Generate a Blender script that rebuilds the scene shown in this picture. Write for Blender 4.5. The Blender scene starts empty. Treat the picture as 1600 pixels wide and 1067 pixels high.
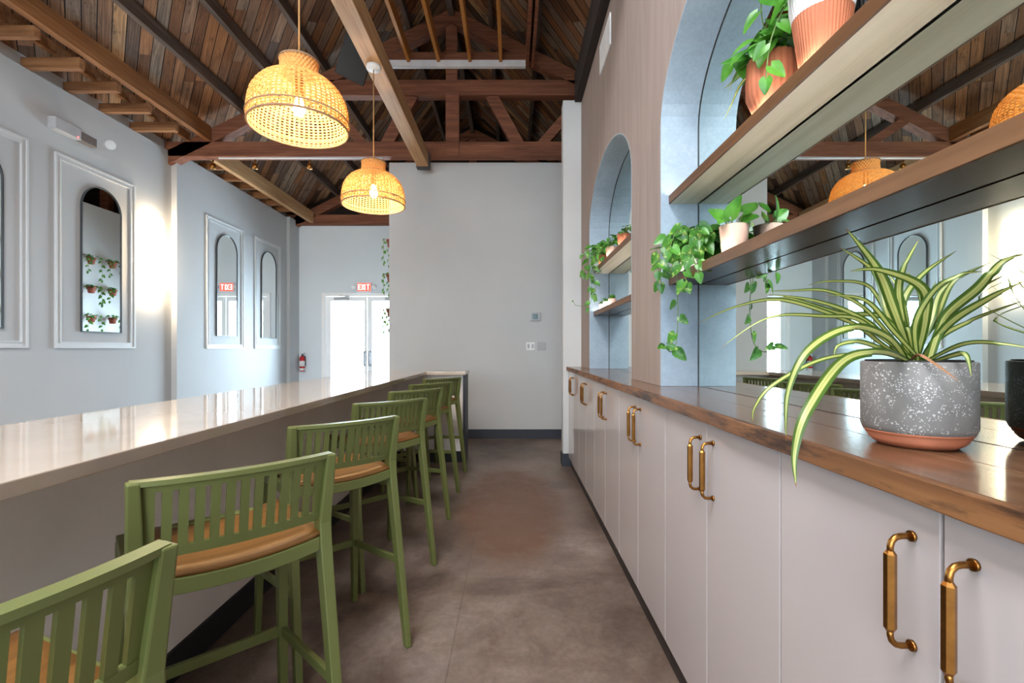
import bpy, math, random
from mathutils import Vector, Matrix
R = random.Random(7)
PI = math.pi
C = bpy.context.scene.collection
scene = bpy.context.scene

# ------------------------------------------------------------------ camera, world, light, exposure
F = 740.0            # focal length in pixels of the 1600 px wide frame
HZ = 546.0           # horizon row
H = 1.30             # eye height
cam_d = bpy.data.cameras.new('camera'); cam = bpy.data.objects.new('camera', cam_d); C.objects.link(cam)
cam.location = (0, 0, H); cam.rotation_euler = (PI/2, 0, 0)
cam_d.sensor_width = 36.0; cam_d.lens = 36.0*F/1600.0
cam_d.shift_y = (HZ-533.5)/1600.0
cam_d.clip_start = 0.02
scene.camera = cam

world = bpy.data.worlds.new('world'); scene.world = world; world.use_nodes = True
bgn = world.node_tree.nodes['Background']
bgn.inputs['Color'].default_value = (0.80, 0.91, 1.0, 1); bgn.inputs['Strength'].default_value = 6.0

def area_light(name, loc, rot, sx, sy, energy, col, portal=False):
    d = bpy.data.lights.new(name, 'AREA'); d.shape = 'RECTANGLE'; d.size = sx; d.size_y = sy
    d.energy = energy; d.color = col
    if portal: d.cycles.is_portal = True
    o = bpy.data.objects.new(name, d); C.objects.link(o); o.location = loc; o.rotation_euler = rot
    return o
# daylight entering through the shop windows behind the camera and the glass doors at the far end
area_light('window_daylight', (-1.2, -3.05, 2.0), (PI/2, 0, PI), 6.6, 2.9, 400, (0.97, 0.97, 1.0))
area_light('overhead_fill', (-1.6, -.4, 5.6), (0, 0, 0), 2.2, 3.6, 430, (0.95, 0.97, 1.0))  # added soft fill from above, the roof has no opening here
area_light('door_daylight', (-3.21, 10.72, 1.3), (-PI/2, 0, 0), 1.8, 2.3, 270, (0.64, 0.83, 1.0))
area_light('door_portal', (-3.21, 10.70, 1.3), (-PI/2, 0, 0), 1.9, 2.5, 0, (1, 1, 1), True)
area_light('window_portal', (-1.2, -3.1, 2.0), (PI/2, 0, PI), 6.8, 3.0, 0, (1, 1, 1), True)

vs = scene.view_settings
scene.display_settings.display_device = 'sRGB'
vs.view_transform = 'Standard'; vs.look = 'None'; vs.exposure = 0.60; vs.gamma = 1.0; vs.use_curve_mapping = False
cy = scene.cycles
cy.max_bounces = 12; cy.diffuse_bounces = 6; cy.glossy_bounces = 6; cy.transmission_bounces = 8; cy.transparent_max_bounces = 16
cy.sample_clamp_indirect = 6.0; cy.use_denoising = True
cy.caustics_reflective = False; cy.caustics_refractive = False

# ------------------------------------------------------------------ materials
def srgb(r, g, b):
    f = lambda c: c/12.92 if c <= .04045 else ((c+.055)/1.055)**2.4
    return (f(r/255), f(g/255), f(b/255), 1)

class NT:
    def __init__(s, name):
        s.m = bpy.data.materials.new(name); s.m.use_nodes = True
        s.t = s.m.node_tree; s.p = s.t.nodes['Principled BSDF']; s.out = s.t.nodes['Material Output']
    def n(s, typ, **kw):
        o = s.t.nodes.new(typ)
        for k, v in kw.items(): setattr(o, k, v)
        return o
    def l(s, a, b): s.t.links.new(a, b)
    def coord(s, scale=(1, 1, 1), rot=(0, 0, 0), loc=(0, 0, 0)):
        tc = s.n('ShaderNodeTexCoord'); mp = s.n('ShaderNodeMapping')
        mp.inputs['Scale'].default_value = scale; mp.inputs['Rotation'].default_value = rot; mp.inputs['Location'].default_value = loc
        s.l(tc.outputs['Object'], mp.inputs['Vector']); return mp.outputs['Vector']
    def noise(s, vec, scale, detail=4, rough=.55, dist=0):
        o = s.n('ShaderNodeTexNoise'); o.inputs['Scale'].default_value = scale; o.inputs['Detail'].default_value = detail
        o.inputs['Roughness'].default_value = rough; o.inputs['Distortion'].default_value = dist
        if vec is not None: s.l(vec, o.inputs['Vector'])
        return o.outputs['Fac']
    def ramp(s, fac, stops):
        o = s.n('ShaderNodeValToRGB'); e = o.color_ramp.elements
        while len(e) < len(stops): e.new(.5)
        for i, (p, c) in enumerate(stops): e[i].position = p; e[i].color = c
        s.l(fac, o.inputs['Fac']); return o.outputs['Color']
    def mix(s, fac, a, b, typ='MIX'):
        o = s.n('ShaderNodeMix', data_type='RGBA', blend_type=typ)
        for sock, v in ((o.inputs[0], fac), (o.inputs[6], a), (o.inputs[7], b)):
            if hasattr(v, 'links'): s.l(v, sock)
            else: sock.default_value = v
        return o.outputs[2]
    def math(s, op, a, b=None, c=None):
        o = s.n('ShaderNodeMath', operation=op)
        for i, v in enumerate((a, b, c)):
            if v is None: continue
            if hasattr(v, 'links'): s.l(v, o.inputs[i])
            else: o.inputs[i].default_value = v
        return o.outputs[0]
    def bump(s, h, strength=.2, dist=.01):
        o = s.n('ShaderNodeBump'); o.inputs['Strength'].default_value = strength; o.inputs['Distance'].default_value = dist
        s.l(h, o.inputs['Height']); s.l(o.outputs['Normal'], s.p.inputs['Normal'])
    def set(s, col=None, rough=None, metal=None, spec=None, coat=None):
        if col is not None:
            if hasattr(col, 'links'): s.l(col, s.p.inputs['Base Color'])
            else: s.p.inputs['Base Color'].default_value = col
        if rough is not None:
            if hasattr(rough, 'links'): s.l(rough, s.p.inputs['Roughness'])
            else: s.p.inputs['Roughness'].default_value = rough
        if metal is not None: s.p.inputs['Metallic'].default_value = metal
        if spec is not None: s.p.inputs['Specular IOR Level'].default_value = spec
        if coat is not None: s.p.inputs['Coat Weight'].default_value = coat; s.p.inputs['Coat Roughness'].default_value = .12
        return s.m

def plain(name, col, rough=.5, metal=0, spec=.5, var=.04, vscale=6, coat=None):
    t = NT(name); n = t.noise(t.coord(), vscale, 3)
    a = tuple(c*(1-var*2) for c in col[:3])+(1,); b = tuple(min(1, c*(1+var*2)) for c in col[:3])+(1,)
    return t.set(t.ramp(n, [(.3, a), (.7, b)]), rough, metal, spec, coat)

def wood(name, dark, mid, light, axis=1, rough=.5, scale=1.0, bump=.15, spec=.4, wear=None, coat=None):
    t = NT(name); sc = [14*scale]*3; sc[axis] = .9*scale
    v = t.coord(tuple(sc)); n1 = t.noise(v, 1.2, 6, .6, .6)
    sc2 = [60*scale]*3; sc2[axis] = 2.2*scale
    n2 = t.noise(t.coord(tuple(sc2)), 1.0, 4, .6)
    f = t.math('ADD', t.math('MULTIPLY', n1, .65), t.math('MULTIPLY', n2, .35))
    col = t.ramp(f, [(.30, dark), (.5, mid), (.70, light)])
    if wear:
        w = t.noise(t.coord((9, 1.4, 9)), 2.2, 6, .7)
        col = t.mix(t.ramp(w, [(.47, (0, 0, 0, 1)), (.60, (1, 1, 1, 1))]), col, wear)
    t.bump(f, bump, .004)
    return t.set(col, rough, 0, spec, coat)

M = {}
M['white_wall'] = plain('painted_plaster', srgb(196, 196, 196), .85, var=.012, vscale=1.5)
M['left_wall'] = plain('off_white_paint', srgb(188, 189, 190), .8, var=.012, vscale=1.2)
M['end_wall_lit'] = plain('off_white_paint_lit', srgb(224, 233, 240), .8, var=.01, vscale=1.2)  # same paint as the left wall, lightened in place of missing daylight
M['trim'] = plain('white_gloss_paint', srgb(206, 207, 208), .45, var=.01)
M['door_paint'] = plain('white_door_paint', srgb(246, 248, 250), .4, var=.005)
M['navy_base'] = plain('dark_slate_paint', srgb(42, 46, 56), .5)
M['black_base'] = plain('black_vinyl', srgb(22, 23, 27), .55)
M['quartz'] = plain('white_quartz', srgb(186, 172, 158), .06, var=.03, vscale=5, spec=.6)
M['bar_front'] = plain('bar_front_paint', srgb(240, 234, 228), .5, var=.015)
M['laminate'] = plain('pale_pink_grey_laminate', srgb(190, 180, 179), .10, var=.01, vscale=2, spec=.5)
M['laminate_edge'] = plain('white_cabinet_edge', srgb(236, 234, 234), .4)
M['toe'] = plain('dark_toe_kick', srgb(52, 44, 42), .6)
M['brass'] = plain('aged_brass', srgb(158, 110, 56), .33, 1.0, var=.1, vscale=40)
M['green'] = plain('olive_green_paint', srgb(100, 106, 58), .42, var=.02, spec=.45)
M['seat'] = wood('tan_plywood', srgb(84, 56, 24), srgb(118, 80, 38), srgb(140, 98, 50), 0, .38)
M['black'] = plain('matte_black', srgb(16, 16, 17), .5)
M['dark_frame'] = plain('bronze_frame', srgb(66, 72, 76), .4, .3)
M['red'] = plain('red_enamel', srgb(190, 20, 30), .3)
M['label_white'] = plain('white_label', srgb(235, 238, 240), .5)
M['white_plastic'] = plain('white_plastic', srgb(232, 233, 235), .4)
M['grey_plastic'] = plain('grey_plastic', srgb(176, 176, 178), .45)
M['fixture_brown'] = plain('taupe_plastic', srgb(110, 100, 96), .5)
M['steel'] = plain('brushed_steel', srgb(150, 156, 165), .3, .9)
M['navy'] = plain('navy_paint', srgb(30, 52, 84), .4)
M['terracotta'] = plain('terracotta', srgb(174, 102, 72), .7, var=.06, vscale=12)
M['terracotta_red'] = plain('dark_terracotta', srgb(148, 72, 50), .75, var=.06, vscale=12)
M['pot_pale'] = plain('pale_pink_clay', srgb(214, 176, 158), .7, var=.05, vscale=14)
M['pot_white'] = plain('white_glazed_clay', srgb(228, 226, 228), .35)
M['soil'] = plain('potting_soil', srgb(42, 32, 26), .95, var=.3, vscale=60)
M['bracket'] = plain('grey_steel_plate', srgb(74, 74, 78), .5, .6)
M['asphalt'] = plain('outdoor_paving', srgb(200, 200, 196), .9)

def mirror_mat():
    t = NT('mirror_glass'); return t.set((.90, .94, .94, 1), .008, 1.0)
M['mirror'] = mirror_mat()
def tinted():
    t = NT('niche_mirror_glass'); return t.set((.80, .90, .88, 1), .006, 1.0)
M['mirror_green'] = tinted()
def glass_mat():
    t = NT('clear_glass'); tr = t.n('ShaderNodeBsdfTransparent'); gl = t.n('ShaderNodeBsdfGlossy'); gl.inputs['Roughness'].default_value = .02
    fr = t.n('ShaderNodeFresnel'); fr.inputs['IOR'].default_value = 1.3; mx = t.n('ShaderNodeMixShader')
    tr.inputs['Color'].default_value = (.97, .985, .98, 1)
    t.l(fr.outputs[0], mx.inputs[0]); t.l(tr.outputs[0], mx.inputs[1]); t.l(gl.outputs[0], mx.inputs[2]); t.l(mx.outputs[0], t.out.inputs['Surface']); return t.m
M['glass'] = glass_mat()
def emis(name, col, st):
    t = NT(name); t.set(col, .5); t.p.inputs['Emission Color'].default_value = col; t.p.inputs['Emission Strength'].default_value = st; return t.m
M['bulb'] = emis('warm_bulb', (1.0, .74, .42, 1), 400.0)
M['led'] = emis('led_strip_glow', (1.0, .94, .84, 1), 62.0)
M['sconce_glow'] = emis('warm_frosted_glass', (1.0, .80, .55, 1), 30.0)
M['exit_red'] = emis('exit_sign_red', (1.0, .10, .07, 1), .9)
M['exit_letter'] = emis('exit_letter_glow', (1.0, .80, .75, 1), 1.2)
M['led_red'] = emis('red_indicator', (1.0, .1, .1, 1), 3.0)
M['lens'] = plain('clear_lamp_lens', srgb(240, 244, 246), .15)

def pink_plaster():
    t = NT('brushed_taupe_plaster')
    n1 = t.noise(t.coord((6, 6, .5)), 2.0, 5, .6, .4); n2 = t.noise(t.coord((30, 30, 2)), 2.0, 4, .6)
    f = t.math('ADD', t.math('MULTIPLY', n1, .6), t.math('MULTIPLY', n2, .4))
    col = t.ramp(f, [(.32, srgb(138, 124, 118)), (.5, srgb(148, 134, 128)), (.68, srgb(158, 144, 138))])
    t.bump(f, .15, .004); return t.set(col, .75, 0, .3)
M['pink'] = pink_plaster()
def reveal():
    t = NT('pale_blue_grey_plaster'); n = t.noise(t.coord(), 4, 6, .65); n2 = t.noise(t.coord((20, 20, 20)), 3, 3)
    f = t.math('ADD', t.math('MULTIPLY', n, .7), t.math('MULTIPLY', n2, .3))
    col = t.ramp(f, [(.32, srgb(142, 158, 174)), (.55, srgb(160, 177, 192)), (.7, srgb(176, 190, 203))])
    t.bump(f, .12, .003); return t.set(col, .55)
M['reveal'] = reveal()
def concrete():
    t = NT('stained_concrete'); v = t.coord()
    n1 = t.noise(v, .9, 8, .62, .5); n2 = t.noise(v, 5, 8, .7, .8); n3 = t.noise(v, 32, 5, .7)
    base = t.ramp(n1, [(.34, srgb(100, 84, 74)), (.5, srgb(148, 132, 122)), (.66, srgb(184, 171, 162))])
    st = t.ramp(n2, [(.40, srgb(134, 112, 98)), (.55, srgb(176, 168, 162)), (.70, srgb(196, 192, 190))])
    c = t.mix(.65, base, st, 'MULTIPLY'); c = t.mix(.25, c, t.ramp(n3, [(.35, srgb(90, 80, 74)), (.65, srgb(190, 182, 178))]), 'OVERLAY')
    # rusty stain left by old flooring, beside the cabinets
    tc = t.n('ShaderNodeTexCoord'); sp = t.n('ShaderNodeSeparateXYZ'); t.l(tc.outputs['Object'], sp.inputs[0])
    dx = t.math('DIVIDE', t.math('SUBTRACT', sp.outputs['X'], -.02), .42); dy = t.math('DIVIDE', t.math('SUBTRACT', sp.outputs['Y'], 4.0), 1.15)
    d2 = t.math('ADD', t.math('MULTIPLY', dx, dx), t.math('MULTIPLY', dy, dy))
    mk = t.math('MULTIPLY', t.math('SUBTRACT', 1.5, d2), t.math('MULTIPLY', n2, 1.7))
    mk = t.ramp(mk, [(.15, (0, 0, 0, 1)), (.75, (.85, .85, .85, 1))])
    c = t.mix(mk, c, srgb(98, 66, 44))
    # saw-cut joints
    j1 = t.math('LESS_THAN', t.math('ABSOLUTE', t.math('SUBTRACT', sp.outputs['X'], -.26)), .0035)
    j2 = t.math('LESS_THAN', t.math('ABSOLUTE', t.math('SUBTRACT', sp.outputs['Y'], 2.68)), .005)
    j2 = t.math('MULTIPLY', j2, t.math('GREATER_THAN', sp.outputs['X'], -.26))
    j = t.math('MULTIPLY', t.math('MAXIMUM', j1, j2), .4)
    c = t.mix(j, c, srgb(78, 66, 58))
    t.bump(n3, .08, .004)
    return t.set(c, t.ramp(n2, [(.3, (.30, .30, .30, 1)), (.7, (.46, .46, .46, 1))]), 0, .35)
M['concrete'] = concrete()
RX = -.86
def deck():
    t = NT('reclaimed_roof_planks')
    tc = t.n('ShaderNodeTexCoord'); sp = t.n('ShaderNodeSeparateXYZ'); t.l(tc.outputs['Object'], sp.inputs[0])
    a = t.math('MULTIPLY', t.math('ABSOLUTE', t.math('SUBTRACT', sp.outputs['X'], RX)), 1.118)
    u = t.math('MULTIPLY', t.math('SUBTRACT', sp.outputs['Y'], a), .7071/.125)
    w = t.math('MULTIPLY', t.math('ADD', sp.outputs['Y'], a), .7071)
    idx = t.math('FLOOR', u)
    fr = t.math('FRACT', u)
    off = t.math('MULTIPLY', t.math('FRACT', t.math('MULTIPLY', idx, .377)), 3.0)
    seg = t.math('FLOOR', t.math('DIVIDE', t.math('ADD', w, off), 1.9))
    cb = t.n('ShaderNodeCombineXYZ'); t.l(idx, cb.inputs[0]); t.l(seg, cb.inputs[1])
    wn = t.n('ShaderNodeTexWhiteNoise', noise_dimensions='3D'); t.l(cb.outputs[0], wn.inputs['Vector'])
    col = t.ramp(wn.outputs['Value'], [(0, srgb(80, 62, 52)), (.2, srgb(176, 130, 96)), (.38, srgb(166, 148, 134)), (.55, srgb(206, 152, 108)),
                                       (.7, srgb(112, 88, 78)), (.85, srgb(196, 178, 160)), (.96, srgb(228, 182, 130)), (1, srgb(74, 60, 54))])
    cg = t.n('ShaderNodeCombineXYZ'); t.l(t.math('MULTIPLY', u, 4.0), cg.inputs[0]); t.l(t.math('MULTIPLY', w, 1.1), cg.inputs[1]); t.l(t.math('MULTIPLY', wn.outputs['Value'], 30), cg.inputs[2])
    g = t.noise(cg.outputs[0], 1.3, 7, .7, 1.2)
    col = t.mix(.75, col, t.ramp(g, [(.32, srgb(60, 48, 44)), (.48, srgb(165, 150, 140)), (.68, srgb(238, 226, 214))]), 'MULTIPLY')
    cg2 = t.n('ShaderNodeCombineXYZ'); t.l(t.math('MULTIPLY', u, 1.1), cg2.inputs[0]); t.l(t.math('MULTIPLY', w, 3.0), cg2.inputs[1])
    g2 = t.noise(cg2.outputs[0], 1.5, 5, .7)
    col = t.mix(t.ramp(g2, [(.56, (0, 0, 0, 1)), (.70, (.75, .75, .75, 1))]), col, srgb(50, 42, 40))
    e = t.math('LESS_THAN', t.math('ABSOLUTE', t.math('SUBTRACT', fr, .5)), .465)
    col = t.mix(e, srgb(18, 13, 10), col)
    t.bump(g, .2, .01)
    return t.set(col, .8, 0, .2)
M['deck'] = deck()
M['old_beam_x'] = wood('weathered_red_brown_timber', srgb(84, 48, 34), srgb(126, 78, 56), srgb(156, 104, 76), 0, .75)
M['purlin'] = wood('dark_grey_brown_timber', srgb(56, 46, 41), srgb(92, 76, 67), srgb(122, 104, 92), 1, .8)
M['beam_new'] = wood('honey_brown_beam', srgb(108, 66, 34), srgb(142, 92, 52), srgb(180, 124, 76), 1, .65)
M['stub'] = wood('rafter_tail_timber', srgb(92, 58, 36), srgb(142, 96, 60), srgb(180, 130, 86), 0, .7)
M['glulam'] = wood('pale_fir_beam', srgb(148, 106, 68), srgb(188, 146, 102), srgb(206, 168, 124), 1, .6)
M['joist'] = wood('orange_pine_joist', srgb(140, 88, 38), srgb(180, 120, 56), srgb(206, 150, 84), 1, .6)
M['darkbeam'] = wood('nearly_black_timber', srgb(26, 19, 16), srgb(38, 28, 24), srgb(52, 40, 34), 1, .85)
M['counter'] = wood('stained_counter_planks', srgb(74, 50, 36), srgb(110, 78, 56), srgb(136, 102, 76), 1, .17, 1.0, .10, .5)
M['counter_edge'] = wood('worn_counter_edge', srgb(84, 52, 30), srgb(122, 80, 48), srgb(144, 100, 62), 1, .5, 1.0, .2, .4, wear=srgb(52, 34, 24))
M['shelf_edge'] = wood('brown_shelf_edge', srgb(74, 48, 32), srgb(100, 68, 44), srgb(122, 86, 58), 1, .45)
M['shelf_dark'] = wood('glossy_dark_shelf', srgb(60, 42, 34), srgb(84, 60, 50), srgb(104, 78, 66), 1, .25)
M['shelf_pale'] = wood('raw_pale_shelf_wood', srgb(196, 186, 160), srgb(224, 216, 196), srgb(236, 230, 214), 1, .5, .6, .05)

def rattan(name, a, b):
    t = NT(name); v = t.coord((60, 60, 60)); n = t.noise(v, 1.0, 3)
    col = t.ramp(n, [(.3, a), (.7, b)])
    d = t.n('ShaderNodeBsdfDiffuse'); tl = t.n('ShaderNodeBsdfTranslucent'); mx = t.n('ShaderNodeMixShader'); mx.inputs[0].default_value = .5
    t.l(col, d.inputs['Color']); t.l(col, tl.inputs['Color']); t.l(d.outputs[0], mx.inputs[1]); t.l(tl.outputs[0], mx.inputs[2]); t.l(mx.outputs[0], t.out.inputs['Surface'])
    return t.m
M['rattan'] = rattan('woven_rattan', (.80, .47, .15, 1), (.92, .62, .25, 1))
M['rattan_rim'] = rattan('rattan_rim', (.42, .30, .20, 1), (.55, .40, .26, 1))
M['cord'] = plain('twisted_beige_cord', srgb(170, 128, 80), .8)

def leaf_mat(name, dark, light, varieg, amount):
    t = NT(name); uv = t.n('ShaderNodeUVMap'); sp = t.n('ShaderNodeSeparateXYZ'); t.l(uv.outputs[0], sp.inputs[0])
    n = t.noise(t.coord(), 12, 2); base = t.ramp(n, [(.35, dark), (.65, light)])
    n2 = t.noise(t.coord((1, 1, 1)), 42, 4, .6, .8)
    base = t.mix(t.ramp(n2, [(.66-amount, (0, 0, 0, 1)), (.76-amount, (1, 1, 1, 1))]), base, varieg)
    mid = t.math('LESS_THAN', t.math('ABSOLUTE', t.math('SUBTRACT', sp.outputs['X'], .5)), .025)
    base = t.mix(t.math('MULTIPLY', mid, .5), base, light)
    tl = t.n('ShaderNodeBsdfTranslucent'); mx = t.n('ShaderNodeMixShader'); mx.inputs[0].default_value = .25
    t.l(base, t.p.inputs['Base Color']); t.l(base, tl.inputs['Color']); t.p.inputs['Roughness'].default_value = .32
    t.l(t.p.outputs[0], mx.inputs[1]); t.l(tl.outputs[0], mx.inputs[2]); t.l(mx.outputs[0], t.out.inputs['Surface']); return t.m
M['pothos'] = leaf_mat('pothos_leaf', srgb(38, 92, 32), srgb(84, 148, 54), srgb(176, 196, 104), .09)
M['pothos_bright'] = leaf_mat('bright_pothos_leaf', srgb(48, 110, 28), srgb(92, 156, 54), srgb(150, 196, 90), 0)
M['stem'] = plain('green_stem', srgb(94, 118, 60), .6)
def spider_mat():
    t = NT('striped_spider_plant_leaf'); uv = t.n('ShaderNodeUVMap'); sp = t.n('ShaderNodeSeparateXYZ'); t.l(uv.outputs[0], sp.inputs[0])
    d = t.math('ABSOLUTE', t.math('SUBTRACT', sp.outputs['X'], .5))
    col = t.ramp(d, [(0.0, srgb(150, 168, 90)), (.05, srgb(214, 214, 140)), (.19, srgb(206, 210, 132)), (.25, srgb(88, 118, 46)), (.5, srgb(70, 104, 38))])
    n = t.noise(t.coord(), 9, 3); col = t.mix(.35, col, t.ramp(n, [(.35, srgb(120, 140, 70)), (.65, srgb(232, 226, 170))]), 'MULTIPLY')
    tip = t.math('GREATER_THAN', sp.outputs['Y'], .965); col = t.mix(tip, col, srgb(140, 90, 56))
    tl = t.n('ShaderNodeBsdfTranslucent'); mx = t.n('ShaderNodeMixShader'); mx.inputs[0].default_value = .25
    t.l(col, t.p.inputs['Base Color']); t.l(col, tl.inputs['Color']); t.p.inputs['Roughness'].default_value = .38
    t.l(t.p.outputs[0], mx.inputs[1]); t.l(tl.outputs[0], mx.inputs[2]); t.l(mx.outputs[0], t.out.inputs['Surface']); return t.m
M['spider'] = spider_mat()
M['spider_brown'] = plain('dried_leaf', srgb(150, 104, 70), .7)
def terrazzo():
    t = NT('speckled_grey_cement'); v = t.coord()
    vo = t.n('ShaderNodeTexVoronoi'); vo.inputs['Scale'].default_value = 270; t.l(v, vo.inputs['Vector'])
    n = t.noise(v, 45, 2); s = t.math('MULTIPLY', t.math('LESS_THAN', vo.outputs['Distance'], .31), t.math('GREATER_THAN', n, .50))
    vo2 = t.n('ShaderNodeTexVoronoi'); vo2.inputs['Scale'].default_value = 110; t.l(v, vo2.inputs['Vector'])
    s2 = t.math('MULTIPLY', t.math('LESS_THAN', vo2.outputs['Distance'], .22), t.math('GREATER_THAN', t.noise(v, 21, 2), .53))
    base = t.ramp(t.noise(v, 14, 5), [(.3, srgb(108, 105, 103)), (.7, srgb(132, 128, 126))])
    return t.set(t.mix(t.math('MAXIMUM', s, s2), base, srgb(188, 186, 186)), .6)
M['terrazzo'] = terrazzo()

# ------------------------------------------------------------------ mesh helpers
class MB:
    def __init__(s): s.v = []; s.f = []; s.uv = {}; s.sm = []
    def add(s, vs, fs, uvs=None, smooth=False):
        o = len(s.v); s.v += [tuple(p) for p in vs]
        for f in fs: s.f.append(tuple(o+i for i in f)); s.sm.append(smooth)
        if uvs:
            for i, u in enumerate(uvs): s.uv[o+i] = u
        return s
    def box(s, x0, x1, y0, y1, z0, z1):
        if x0 > x1: x0, x1 = x1, x0
        if y0 > y1: y0, y1 = y1, y0
        if z0 > z1: z0, z1 = z1, z0
        v = [(x, y, z) for z in (z0, z1) for y in (y0, y1) for x in (x0, x1)]
        return s.add(v, [(0, 2, 3, 1), (4, 5, 7, 6), (0, 1, 5, 4), (2, 6, 7, 3), (0, 4, 6, 2), (1, 3, 7, 5)])
    def bar(s, p, q, w, h, up=(0, 0, 1), w2=None, h2=None):
        p = Vector(p); q = Vector(q); d = (q-p).normalized(); up = Vector(up)
        a = d.cross(up).normalized(); b = a.cross(d).normalized(); w2 = w if w2 is None else w2; h2 = h if h2 is None else h2
        v = []
        for c, ww, hh in ((p, w, h), (q, w2, h2)):
            for sa, sb in ((-1, -1), (1, -1), (1, 1), (-1, 1)): v.append(c+a*sa*ww/2+b*sb*hh/2)
        return s.add(v, [(0, 1, 2, 3), (7, 6, 5, 4), (0, 4, 5, 1), (1, 5, 6, 2), (2, 6, 7, 3), (3, 7, 4, 0)])
    def tube(s, pts, r, n=8, caps=True):
        pts = [Vector(p) for p in pts]; rs = r if isinstance(r, (list, tuple)) else [r]*len(pts)
        vs = []; ref = None
        for i, p in enumerate(pts):
            d = (pts[min(i+1, len(pts)-1)]-pts[max(i-1, 0)]).normalized()
            if ref is None: ref = Vector((0, 0, 1)) if abs(d.z) < .9 else Vector((1, 0, 0))
            a = d.cross(ref).normalized(); b = a.cross(d).normalized(); ref = b
            for k in range(n):
                t = 2*PI*k/n; vs.append(p+a*math.cos(t)*rs[i]+b*math.sin(t)*rs[i])
        fs = [(i*n+k, i*n+(k+1) % n, (i+1)*n+(k+1) % n, (i+1)*n+k) for i in range(len(pts)-1) for k in range(n)]
        s.add(vs, fs, smooth=n > 6)
        if caps:
            o = len(s.v)-len(vs); s.f.append(tuple(o+k for k in reversed(range(n)))); s.sm.append(False)
            s.f.append(tuple(o+(len(pts)-1)*n+k for k in range(n))); s.sm.append(False)
        return s
    def lathe(s, prof, c=(0, 0, 0), n=32, flute=0, nf=0, smooth=True):
        vs = []
        for r, z in prof:
            for k in range(n):
                t = 2*PI*k/n; rr = r*(1+(flute*abs(math.cos(t*nf/2)) if nf and r > .001 else 0))
                vs.append((c[0]+rr*math.cos(t), c[1]+rr*math.sin(t), c[2]+z))
        fs = [(i*n+k, i*n+(k+1) % n, (i+1)*n+(k+1) % n, (i+1)*n+k) for i in range(len(prof)-1) for k in range(n)]
        return s.add(vs, fs, smooth=smooth)
    def prism(s, poly, axis, a, b):
        """poly: list of 2D points; extruded along axis between a and b"""
        def P(u, v, w): return {0: (w, u, v), 1: (u, w, v), 2: (u, v, w)}[axis]
        n = len(poly); vs = [P(u, v, a) for u, v in poly]+[P(u, v, b) for u, v in poly]
        fs = [tuple(range(n)), tuple(range(2*n-1, n-1, -1))]+[(i, n+i, n+(i+1) % n, (i+1) % n) for i in range(n)]
        return s.add(vs, fs)
    def strip(s, pts, wid, nrm, smooth=True, fold=.0):
        """ribbon leaf with midrib; pts path, wid widths, nrm side vectors"""
        vs = []; uvs = []; n = len(pts)
        for i, p in enumerate(pts):
            p = Vector(p); sd = Vector(nrm[i]).normalized(); d = (Vector(pts[min(i+1, n-1)])-Vector(pts[max(i-1, 0)])).normalized()
            up = sd.cross(d).normalized()
            for q in (-1, -.5, 0, .5, 1):
                vs.append(p+sd*q*wid[i]/2+up*abs(q)*wid[i]*fold); uvs.append((.5+q/2, i/(n-1)))
        fs = [(i*5+k, i*5+k+1, (i+1)*5+k+1, (i+1)*5+k) for i in range(n-1) for k in range(4)]
        return s.add(vs, fs, uvs, smooth)
    def heart(s, base, d, up, L, droop=.25):
        base = Vector(base); d = Vector(d).normalized(); up = Vector(up)
        sd = d.cross(up)
        if sd.length < .05: sd = d.cross(Vector((.3, 1, .2)))
        sd.normalize(); up = sd.cross(d).normalized()
        vs = []; uvs = []; T = (0, .08, .22, .4, .6, .8, .93, 1)
        for t in T:
            w = .44*min(1, (t/.3)**.45 if t > 0 else .3)*((1-t)**.72)*1.28 if t < 1 else 0.0
            for q in (-1, -.5, 0, .5, 1):
                x = q*w*L; y = (t-.20*abs(q)*(1-t)**2)*L
                z = abs(q)*.14*L*w*2-droop*t*t*L
                vs.append(base+sd*x+d*y+up*z); uvs.append((.5+q/2, t))
        fs = [(i*5+k, i*5+k+1, (i+1)*5+k+1, (i+1)*5+k) for i in range(len(T)-1) for k in range(4)]
        return s.add(vs, fs, uvs, True)
    def build(s, name, mat, parent=None, bevel=0, solid=0):
        me = bpy.data.meshes.new(name); me.from_pydata(s.v, [], s.f); me.validate(clean_customdata=False)
        if s.uv and len(me.polygons) == len(s.f):
            ul = me.uv_layers.new(name='UVMap')
            for lp in me.loops: ul.data[lp.index].uv = s.uv.get(lp.vertex_index, (0, 0))
        if len(me.polygons) == len(s.sm): me.polygons.foreach_set('use_smooth', s.sm)
        me.materials.append(mat); me.update()
        o = bpy.data.objects.new(name, me); C.objects.link(o)
        if parent is not None: o.parent = parent
        if solid:
            m = o.modifiers.new('solid', 'SOLIDIFY'); m.thickness = solid; m.offset = 0
        if bevel:
            m = o.modifiers.new('bevel', 'BEVEL'); m.width = bevel; m.segments = 2; m.limit_method = 'ANGLE'; m.angle_limit = .7
        return o

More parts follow.
